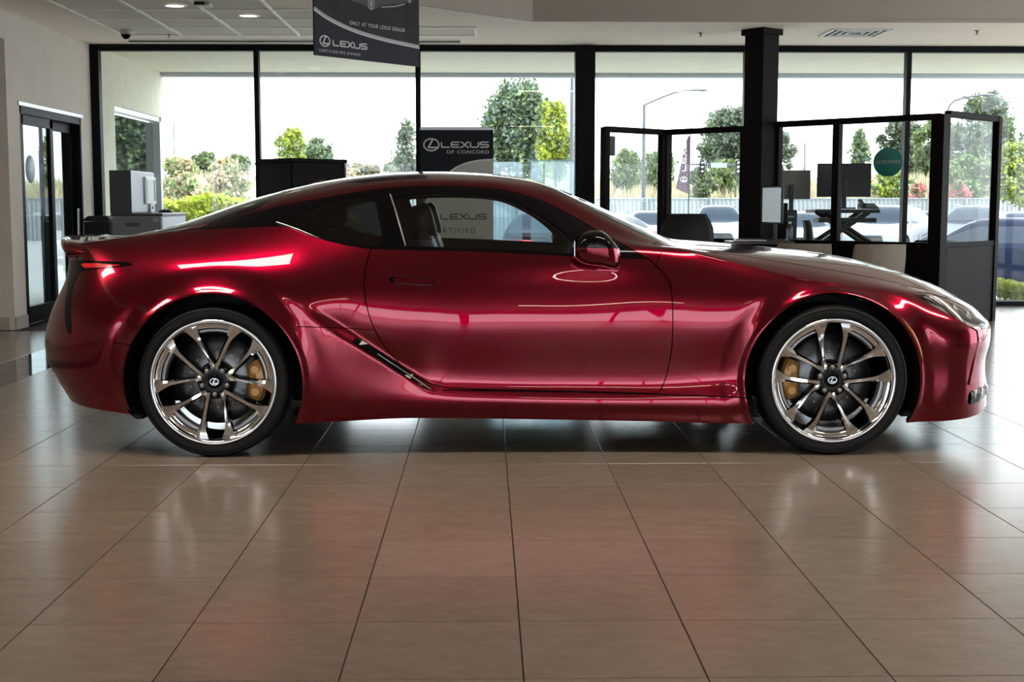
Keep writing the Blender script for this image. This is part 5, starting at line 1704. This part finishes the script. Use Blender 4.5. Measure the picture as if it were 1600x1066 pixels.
def quick_mesh(name, V, F, m, parent=None):
    me = bpy.data.meshes.new(name)
    me.vertices.add(len(V)); me.vertices.foreach_set('co', np.asarray(V, float).ravel())
    k = F.shape[1]
    me.loops.add(F.size); me.loops.foreach_set('vertex_index', F.ravel().astype(np.int32))
    me.polygons.add(len(F)); me.polygons.foreach_set('loop_start', np.arange(0, F.size, k, dtype=np.int32))
    me.update(calc_edges=True); me.materials.append(m)
    return link(bpy.data.objects.new(name, me), parent)
def at(px, Y):
    """X of a picture column at depth Y"""
    return (px - 759.5) / 2089.0 * Y * 1.0
def zat(py, Y):
    return 1.17 + (318 - py) / 2089.0 * Y
def tree(name, label, px0, px1, ptop, pbot, Y, leafs, n, seed, size=.10, blobs=9, base=ZG, trunk=True, shape='round', cat='tree', group='trees beyond the glass'):
    n = int(n * 1.7); size *= .85
    rng = np.random.default_rng(seed)
    x0, x1, zt, zb = at(px0, Y), at(px1, Y), zat(ptop, Y), zat(pbot, Y)
    cx = (x0 + x1) / 2; w = (x1 - x0) / 2; h = (zt - zb) / 2
    t = thing(name, label, cat, (cx, Y, base), 0, group)
    B = []
    for k in range(int(blobs * 3.2)):
        u = rng.random(); v = rng.random() ** .8
        if shape == 'cone': ww = w * (1.05 - .85 * v)
        elif shape == 'column': ww = w * (1 - .5 * v ** 3)
        else: ww = w * math.sqrt(max(.12, 1 - (2 * v - 1) ** 2))
        r = (.13 + .17 * rng.random()) * min(w, h) * 1.15
        x = (rng.random() * 2 - 1) * max(0, ww - r * .6)
        y = (rng.random() * 2 - 1) * max(.05, ww - r * .6) * .8
        z = zb + v * 2 * h
        z = min(max(z, zb + r * .7), zt - r * .75)
        rz = r * (2.3 if shape == 'column' else 1.5 if shape == 'cone' else .95)
        z = min(max(z, zb + rz * .6), zt - rz * (.9 - .35 * rng.random()))
        B.append(((x, y, z - base), (r, r, rz)))
    if not isinstance(leafs, (list, tuple)): leafs = [leafs]
    if shape == 'cone': fill = [((0, 0, zb + h * .75 - base), (w * .75, w * .6, h * .7)), ((0, 0, zb + h * 1.4 - base), (w * .35, w * .3, h * .5))]
    else: fill = [((0, 0, zb + h - base), (w * .86, w * .7, h * .86)), ((w * .15, 0, zb + h * 1.15 - base), (w * .6, w * .5, h * .75))]
    for i, lf in enumerate(leafs):
        V, F = leaves(rng, n // len(leafs), B if i == 0 else [B[j] for j in range(i % 2, len(B), 2)], size)
        V2, F2 = leaves(rng, int(n * .22) // len(leafs), fill, size)
        quick_mesh('foliage', np.concatenate([V, V2]), np.concatenate([F, F2 + len(V)]), LEAF[lf], t)
    if trunk:
        mb = MB(); mb.tube([(0, 0, 0), (.05 * w, 0, (zb - base) * .7), (0, .03, (zb - base) + h * .9)], [max(.05, w * .07), max(.04, w * .05), .03], 8); mb.build('trunk', M_BARK, t)
        for k in range(4):
            b_ = B[k]; mb = MB(); mb.tube([(0, 0, max(.1, (zb - base)) + h * .1 * k), b_[0]], [max(.03, w * .03), .015], 5); mb.build('branch', M_BARK, t)
    return t
tree('leafy_tree', 'tall green leafy tree right of the roll-up banner', 752, 862, 138, 275, 38, ['mid', 'dark', 'blue'], 9000, 1, .085, 26, shape='column')
tree('leafy_tree', 'bright yellow green tree beside the thick window post', 838, 896, 166, 275, 34.3, ['lime', 'pale'], 4200, 2, .075, 14, shape='column')
tree('leafy_tree', 'small light green tree above the brown cabinet', 432, 484, 203, 275, 48, ['pale', 'lime'], 3200, 3, .08, 13)
tree('leafy_tree', 'sparse small tree to the right of the light green one', 470, 525, 218, 275, 52, ['mid', 'blue'], 1300, 4, .09, 9)
tree('leafy_tree', 'small thin tree just left of the roll-up banner top', 600, 676, 194, 300, 60, ['olive', 'blue'], 1200, 5, .11, 12, shape='cone')
tree('leafy_tree', 'large grey green tree left of the brown column', 1088, 1200, 172, 300, 84, ['olive', 'blue', 'dark'], 5200, 6, .17, 24)
tree('leafy_tree', 'grey green tree just right of the brown column', 1190, 1244, 208, 275, 92, ['olive', 'blue'], 1800, 7, .15, 10)
tree('leafy_tree', 'pale tree between the two raised monitors', 1318, 1366, 206, 275, 78, ['blue', 'pale'], 1700, 8, .13, 10, shape='cone')
tree('leafy_tree', 'large dark tree behind the round teal sign', 1368, 1450, 186, 300, 84, ['olive', 'dark'], 3600, 9, .16, 16)
tree('leafy_tree', 'tall green tree behind the near corner post of the office', 1425, 1500, 190, 312, 77.5, ['mid', 'olive', 'pale'], 4000, 10, .15, 16)
tree('leafy_tree', 'tall loose tree rising above the right end partition', 1490, 1590, 148, 320, 71, ['olive', 'mid', 'blue'], 6000, 11, .15, 24)
tree('leafy_tree', 'yellow green tree at the far right edge', 1548, 1640, 226, 322, 58, ['lime', 'pale', 'mid'], 4200, 12, .12, 14)
tree('leafy_tree', 'dark tree behind the yellow green one at the right edge', 1570, 1680, 196, 320, 90, ['dark', 'olive'], 3000, 13, .17, 12)
BUSH = 'bushes along the berm'
def bush(label, px0, px1, pt, pb, Y, lf, n, seed, size=.10):
    gz = ZG if Y < 64 else float(np.interp(Y, [64, 67, 72, 84, 110], [ZG, 1.2, 1.9, 2.2, 2.0]))
    pbg = min(pb, 318 - (gz - 1.17) * 2089 / Y) if Y >= 64 else 318 - (gz - 1.17) * 2089 / Y
    return tree('bush', label, px0, px1, pt, pbg, Y, lf, n, seed, size, 12, trunk=True, cat='bush', group=BUSH, base=gz)
bush('green bush behind the leftmost office pane', 950, 1002, 235, 300, 68, ['pale', 'mid'], 1800, 20, .14)
bush('rounded green bush by the lamp post', 990, 1060, 236, 300, 70, ['mid', 'pale'], 2200, 21, .14)
bush('pale green bush behind the feather flag', 1070, 1120, 262, 320, 66, ['pale', 'olive'], 1600, 22, .13)
bush('large light green bush left of the column foot', 1105, 1170, 252, 320, 69, ['pale', 'mid'], 2200, 23, .13)
bush('green bush under the round teal sign', 1362, 1425, 268, 318, 66, ['pale', 'lime'], 1700, 24, .13)
bush('green bush between the corner post and the end post', 1470, 1560, 245, 318, 67, ['pale', 'mid'], 2400, 25, .13)
bush('distant green bush left of the first mullion', 300, 352, 241, 285, 86, ['mid', 'olive'], 1500, 26, .18)
bush('second distant green bush left of the first mullion', 345, 400, 243, 285, 88, ['olive', 'mid'], 1500, 27, .18)
bush('low distant bush line right of the brown cabinet', 525, 600, 258, 285, 88, ['olive', 'tan'], 1400, 28, .17)
bush('distant dark bush beside the second mullion', 600, 660, 250, 285, 86, ['dark', 'olive'], 1400, 29, .17)
bush('pink flowering bush left of the near corner post', 1412, 1455, 287, 318, 63.2, ['pink', 'pink', 'mid'], 1500, 30, .10)
bush('pink flowering bush right of the near corner post', 1476, 1518, 284, 318, 63.2, ['pink', 'pink', 'mid'], 1500, 31, .10)
bush('big tan dry shrub outside on the left', 236, 330, 248, 330, 40, ['tan', 'pale', 'straw'], 4200, 32, .10)
bush('greenish dry shrub outside beside the first mullion', 318, 402, 252, 330, 44, ['tan', 'pale', 'straw'], 4200, 33, .10)
bush('tan dry shrub right of the brown cabinet', 505, 570, 262, 330, 46, ['tan', 'straw'], 2400, 34, .10)
# clipped hedges close to the building
def hedge(label, x0, x1, Y, z0, z1, D, n, seed):
    rng = np.random.default_rng(seed)
    t = thing('clipped_hedge', label, 'hedge', ((x0 + x1) / 2, Y, z0), 0, 'clipped hedges outside')
    P = np.stack([rng.uniform(-(x1 - x0) / 2, (x1 - x0) / 2, n), rng.uniform(-D / 2, D / 2, n), (z1 - z0) * (1 - rng.random(n) ** 2 * .95)], 1)
    P[:, 2] += .05 * np.sin(P[:, 0] * 5) + rng.normal(0, .025, n)
    a = rng.normal(size=(n, 3)); a /= np.linalg.norm(a, axis=1, keepdims=True); b = np.cross(a, rng.normal(size=(n, 3))); b /= np.linalg.norm(b, axis=1, keepdims=True)
    s = .045 * (.6 + .8 * rng.random(n))[:, None]
    V = np.zeros((n * 4, 3)); V[0::4] = P - a * s; V[1::4] = P + b * s * .6; V[2::4] = P + a * s; V[3::4] = P - b * s * .6
    quick_mesh('foliage', V, np.arange(n * 4).reshape(n, 4), LEAF['lime'], t)
    mb = MB()
    for k in range(7):
        x = -(x1 - x0) / 2 + (x1 - x0) * (k + .5) / 7
        mb.tube([(x, 0, 0), (x + .05, .03, (z1 - z0) * .8)], [.02, .008], 5)
    mb.build('stems', M_BARK, t)
hedge('bright clipped hedge outside beyond the white machine', -5.6, -3.55, 21.0, ZG, 1.22, .9, 9000, 40)
hedge('low bright hedge below the window at the far right', 4.9, 9.5, 16.2, -.01, .15, .7, 7000, 41)
# dry grass on the berm: nobody could count it
rng = np.random.default_rng(50)
n = 26000
gx = rng.uniform(-26, 34, n); gy = rng.uniform(64.6, 74, n)
gz = np.interp(gy, [64, 67, 72, 84], [ZG - .1, 1.2, 1.9, 2.2]) + .15 * np.sin(gx * .35)
hgt = rng.uniform(.3, .95, n); w_ = rng.uniform(.03, .07, n); lean = rng.normal(0, .18, (n, 2))
V = np.zeros((n * 3, 3)); V[0::3] = np.stack([gx - w_, gy, gz - .1], 1); V[1::3] = np.stack([gx + w_, gy, gz - .1], 1); V[2::3] = np.stack([gx + lean[:, 0], gy + lean[:, 1], gz + hgt], 1)
g = quick_mesh('dry_grass', V, np.arange(n * 3).reshape(n, 3), LEAF['straw'])
tag(g, 'tall dry golden grass growing on the berm behind the fence', 'grass', kind='stuff')

# ---- ribbed metal fence, panel by panel
FE = thing('metal_fence', 'pale grey ribbed metal fence along the back of the parking lot', 'fence', (0, 62.5, ZG))
pw = 3.0
rib = MB(); secs = []
nr = 30
for k in range(nr + 1):
    x = -pw / 2 + pw * k / nr; y = .03 if (k // 1) % 2 else -.03
    secs.append([(x, y, 0), (x, y, 1.93), (x, y + .012, 1.93), (x, y + .012, 0)])
rib.sweep(secs, smooth=False)
f0 = rib.build('fence_panel', M_FENCE, FE); pst = MB(); pst.box((0, -.05, .99), (.08, .08, 1.98)); ps0 = pst.build('fence_post', M_FENCE, FE)
first = True
for k in range(-9, 14):
    a = f0 if first else f0.copy(); b = ps0 if first else ps0.copy()
    if not first:
        for o in (a, b): COL.objects.link(o); o.parent = FE
    first = False
    a.location = (k * pw, 0, 0); b.location = (k * pw - pw / 2, 0, 0)
mb = MB(); mb.box((7.5, 0, 1.95), (69, .09, .06)); mb.build('cap_rail', M_FENCE, FE)

# ---- street lamps, poles, feather flag
def street_lamp(label, px, Y, ztop, arm, seed=0):
    x = at(px, Y)
    t = thing('street_lamp', label, 'lamp post', (x, Y, ZG), 0, 'street lamps')
    zt = ztop - ZG
    mb = MB(); mb.tube([(0, 0, 0), (0, 0, zt)], [.11, .07], 10); mb.build('pole', M_LAMPP, t)
    mb = MB(); mb.tube([(0, 0, zt - .02)] + [(u, 0, zt - .02 + v) for u, v in arm], .045, 8); mb.build('arm', M_LAMPP, t)
    u, v = arm[-1]
    mb = MB(); mb.sweep([[(u + s, y * k, zt + v - .02 + z * k) for y, z in ((-.12, 0), (0, -.06), (.12, 0), (0, .06))] for s, k in ((-.1, .4), (.1, 1), (.45, 1), (.6, .4))]); mb.build('lamp_head', M_LAMPP, t)
street_lamp('tall street lamp with a long rising arm seen through the left office pane', 1005, 64.1, zat(166, 64.1), [(.8, .35), (1.4, .58), (1.9, .68), (2.4, .70)])
street_lamp('street lamp whose curved arm rises behind the near corner post', 1477, 60, zat(176, 60), [(.08, .28), (.3, .5), (.7, .62), (1.5, .75)])
for (px, pt, Y, lab, r) in ((1256, 226, 70, 'thin distant pole right of the brown column', .05), (893, 112, 33.5, 'pale blue flagpole beside the thick window post', .06), (280, 196, 60, 'thin distant pole on the left skyline', .035), (629, 222, 70, 'thin distant pole left of the roll-up banner', .05), (1167, 205, 63.5, 'pale pole at the left edge of the brown column', .06)):
    z = zat(pt, Y) - ZG
    t = thing('slim_pole', lab, 'pole', (at(px, Y), Y, ZG), 0, 'slim poles outside')
    mb = MB(); mb.tube([(0, 0, 0), (0, 0, z)], [r, r * .7], 8); mb.build('shaft', M_LAMPP, t)
    mb = MB(); mb.lathe([(0, z + r), (r * 1.1, z + r * .5), (r * 1.1, z), (0, z - .02)], 10); mb.build('finial', M_LAMPP, t)
FLY = 36.0
ff = thing('feather_flag', 'dark maroon feather flag with white lettering in the parking lot', 'flag', (at(1075, FLY), FLY, ZG))
zt = zat(176, FLY) - ZG; zbm = zat(304, FLY) - ZG; zt2 = zat(214, FLY) - ZG
mb = MB(); mb.tube([(0, 0, 0), (.02, 0, zbm), (.03, 0, zt2), (.08, 0, (zt2 + zt) / 2 + .1), (.05, 0, zt - .05), (.0, 0, zt)], [.02, .018, .013, .010, .008, .006], 8); mb.build('pole', M_DKMETAL, ff)
sail = MB(); hh = zt2 - zbm; secs = []
for k in range(13):
    u = k / 12
    z = zbm + hh * u
    left = -(.31 * (1 - u) ** .8 + .02) ; zl = z + (.16 * (1 - u) if True else 0)
    wv = .02 * math.sin(u * 9)
    secs.append([(.02 + .01 * u, 0, z), (left * .5, wv, z + .08 * (1 - u)), (left, 0, zl), (left, .006, zl), (left * .5, wv + .006, z + .08 * (1 - u)), (.02 + .01 * u, .006, z)])
sail.sweep(secs, smooth=False); sail.build('sail', mat('maroon_flag_cloth', (.075, .04, .06), .8), ff)
mb = MB(); Mf = Matrix(((0, -1, 0, -.10), (0, 0, -1, -.03), (1, 0, 0, zbm + .62), (0, 0, 0, 1)))
wordmark(mb, 0, -.03, .125, Mf, .002)
mb.build('lettering', M_WHITEP, ff)
mb = MB(); oval_mark(mb, -.13, zbm + .40, .075, Matrix(((1, 0, 0, 0), (0, 0, -1, -.03), (0, 1, 0, 0), (0, 0, 0, 1))), .002); mb.build('emblem', M_WHITEP, ff)
# traffic signal arm behind the flag
tsg = thing('traffic_signal', 'traffic signal mast arm with green street name sign beyond the fence', 'traffic light', (at(1158, 63.4), 63.4, ZG))
mb = MB(); mb.tube([(0, 0, 0), (0, 0, zat(240, 63.4) - ZG)], .08, 8); mb.build('mast', M_LAMPP, tsg)
za = zat(259, 63.4) - ZG
mb = MB(); mb.tube([(0, 0, za), (-1.2, 0, za + .02), (-2.5, 0, za + .05)], .04, 8); mb.build('mast_arm', M_LAMPP, tsg)
for x in (-.2, -1.9):
    mb = MB(); mb.box((x, -.1, za - .1), (.22, .16, .62), bev=.02); s0 = mb.build('signal_head', M_BLACK, tsg)
    for k in range(3):
        mb = MB(); mb.lathe([(0, 0), (.07, 0), (.07, .02), (0, .02)], 14, Matrix.Translation((x, -.18, za + .1 - .2 * k)) @ Matrix.Rotation(math.pi / 2, 4, 'X')); mb.build('signal_lens', M_GREY, s0)
mb = MB(); mb.box((-1.1, -.06, za), (.75, .02, .22)); mb.build('street_sign', mat('pale_street_sign', (.30, .45, .52), .5), tsg)

# ---- parked cars
M_CARGL = mat('car_glass_dark', (.012, .022, .04), .06, 0, 0, .02, .3)
M_CTYRE = mat('parked_tyre', (.015, .015, .016), .7); M_CRIM = mat('parked_rim', (.35, .36, .38), .3, .8)
M_CLAMP = mat('parked_headlamp', (.55, .60, .66), .1, .6); M_CRED = mat('parked_tail_lamp', (.50, .02, .03), .15, 0, .8, emit=(1, .03, .04), emit_s=.25)
M_CTRIM = mat('parked_trim', (.02, .02, .022), .5)
PAINT = {'white': mat('white_car_paint', (.30, .33, .37), .4, 0, 0, spec=.04), 'silver': mat('silver_car_paint', (.16, .18, .20), .4, .3, 0, spec=.04), 'navy': mat('navy_car_paint', (.012, .018, .038), .35, .1, 0, spec=.04),
         'black': mat('black_car_paint', (.004, .005, .008), .35, .1, 0, spec=.04), 'blue': mat('pale_blue_car_paint', (.13, .17, .23), .4, .3, 0, spec=.04)}
def car_rows(k):
    """kind: suv or sedan; half-section rows like the coupe's, coarser"""
    if k == 'suv':
        L2, H, belt, hood, tail, xr = 2.35, 1.66, 1.08, 1.02, 1.12, (-2.15, -1.55, .35, 1.18)
    else:
        L2, H, belt, hood, tail, xr = 2.45, 1.45, .95, .88, 1.02, (-2.0, -1.05, .25, 1.15)
    xa, xb, xc, xd = xr           # rear glass base, roof rear, roof front, screen base
    f, r = L2, -L2
    zc = [(r, tail - .05), (xa, tail + .02), (xb, H - .05), ((xb + xc) / 2, H), (xc, H - .03), (xd, hood + .02), (f - .45, hood - .08), (f, hood - .25)]
    def row(z, w): return [(x, z if not callable(z) else z(x), w if not callable(w) else w(x)) for x in np.linspace(r, f, 15)]
    C = np.array(zc)
    cz = lambda x: float(pchip(C[:, 0], C[:, 1], np.array([x]))[0])
    bz = lambda x: min(belt, cz(x) - .03) - .05 * max(0, x) / f
    g1 = lambda x: bz(x) + max(.01, (cz(x) - bz(x)) * .78)
    gw = lambda x: .86 - .26 * min(1, max(0, (cz(x) - bz(x)) / (H - belt)))
    rows = [row(.24, .84), row(.36, .91), row(.62, .925), row(lambda x: min(.88, bz(x) - .05), .915), row(bz, .865), row(g1, gw), row(lambda x: g1(x) + (cz(x) - g1(x)) * .75, lambda x: gw(x) * .80), row(lambda x: cz(x) - .004, .30), row(cz, 0)]
    return rows, L2, H, belt, xr, bz, g1, cz
def parked_car(kind, paint, label, x, y, rz, rear=False):
    rows, L2, H, belt, (xa, xb, xc, xd), bz, g1, cz = car_rows(kind)
    t = thing('parked_car', label, 'car', (x, y, ZG), rz, 'cars parked outside')
    n = len(rows)
    K = loft(rows, -L2 + .55, [-L2 + .05] + [-L2] * 3 + [-L2 + .04] * (n - 4), 3.0, L2 - .6, [L2 - .04, L2, L2, L2 - .02] + [L2 - .08] * (n - 4), 2.6, (-L2, L2), nu=(14, 56, 14), per=5)
    v = lambda: K.A['v']
    WB, wr, wz = (1.42, .40, .36)
    for sx in (-1, 1):
        K.cut(np.where(v() < 3.6, wr - np.hypot(K.x - sx * WB, K.z - wz), -1), None, 1)
    f = xd - .10; b = xa + .28
    dlo = [(b, belt + .03), (b + .35, g1(b + .5) - .04), (xb + .35, g1(xb + .35) - .03), (xc - .1, g1(xc - .1) - .03), (f, belt + .02)]
    K.cut(np.where(v() < 5.6, poly_sdf(dlo, K.x, K.z), -1), (0,), 2)
    mid = (xb + xc) / 2 + .1
    K.cut(np.minimum(np.minimum(K.x - xc - .02, xd - .05 - .12 * (K.w / .7) ** 2 - K.x), (v() - 5.3) * .12), (0,), 3)
    K.cut(np.minimum(np.minimum(xb + .05 - K.x, K.x - xa - .02), (v() - 5.3) * .12), (0,), 4)
    K.cut(np.minimum(np.minimum(K.x - (L2 - .62), K.z - (.70 if kind == 'suv' else .58)), np.minimum((.84 if kind == 'suv' else .72) - K.z, K.w - .42)), (0,), 5)
    K.cut(np.minimum(np.minimum(-K.x - (L2 - .50), K.z - (.90 if kind == 'suv' else .78)), np.minimum((1.02 if kind == 'suv' else .93) - K.z, K.w - (.05 if kind == 'suv' else .40))), (0,), 6)
    K.cut(np.minimum(np.minimum(K.x - (L2 - .35), K.z - .32), np.minimum(.74 - K.z - .1 * (kind != 'suv'), .46 - .25 * np.abs(K.z - .5) - K.w)), (0,), 7)
    def put(name, labs, m, off=0, skirt=.01):
        pm = part_mesh(K, labs, off, skirt)
        if pm is not None: skin_obj(name, both(pm), m, t)
    put('body', [0], PAINT[paint]); put('side_windows', [2], M_CARGL, -.006, 0); put('windscreen', [3], M_CARGL, -.004, 0); put('rear_window', [4], M_CARGL, -.004, 0)
    put('headlights', [5], M_CLAMP, .003); put('tail_lights', [6], M_CRED, .003); put('grille', [7], M_CTRIM, -.01)
    mb = MB(); mb.box((0, 0, .34), (2 * L2 - .5, 1.3, .2)); mb.build('underbody', M_CTRIM, t)
    for sx in (-1, 1):
        for sy in (-1, 1):
            mb = MB(); M = Matrix.Translation((sx * WB, sy * .90, .345)) @ Matrix.Rotation(math.radians(-90 * sy), 4, 'X')
            mb.lathe([(.24, .01), (.30, .015), (.345, -.01), (.345, -.20), (.24, -.22)], 28, M, 0); mb.lathe([(0, -.02), (.10, .0), (.20, -.01), (.245, .008)], 28, M, 1)
            mb.build('wheel', [M_CTYRE, M_CRIM], t)
    for sy in (-1, 1):
        mb = MB(); mb.box((xd - .42, sy * .98, belt + .09), (.12, .20, .13), bev=.03); mb.build('door_mirror', PAINT[paint], t)
    if kind == 'suv':
        for sy in (-1, 1):
            mb = MB(); mb.tube([(xb, sy * .56, H - .03), ((xb + xc) / 2, sy * .57, H + .02), (xc, sy * .56, H - .02)], .018, 6); mb.build('roof_rail', M_CRIM, t)
    return t
D = math.radians
def park(kind, paint, label, px, Y, rz): return parked_car(kind, paint, label, at(px, Y), Y, D(rz))
park('suv', 'white', 'white car parked facing the showroom behind the black office chair', 1122, 46.0, -98)
park('sedan', 'white', 'white car partly hidden behind the leftmost office partition post', 1014, 50.0, -92)
park('sedan', 'white', 'white car side on behind the windscreen of the red coupe', 938, 40.0, -120)
park('suv', 'white', 'white car parked at an angle under the round teal sign', 1392, 42.5, -122)
park('sedan', 'white', 'pale car seen between the office chair and the standing desk riser', 1252, 45.0, -100)
park('suv', 'silver', 'silver car parked behind the right end partition', 1524, 42.0, -118)
park('sedan', 'blue', 'bluish car at the far right in the back row', 1600, 47.0, -110)
park('sedan', 'navy', 'navy sedan seen from behind beside the right end post', 1566, 26.0, 138)
park('suv', 'black', 'black car with red tail light bar seen through the door window of the red coupe', 868, 28.0, 82)
park('sedan', 'silver', 'silver car parked behind the white car and the near corner post', 1462, 50.0, -112)
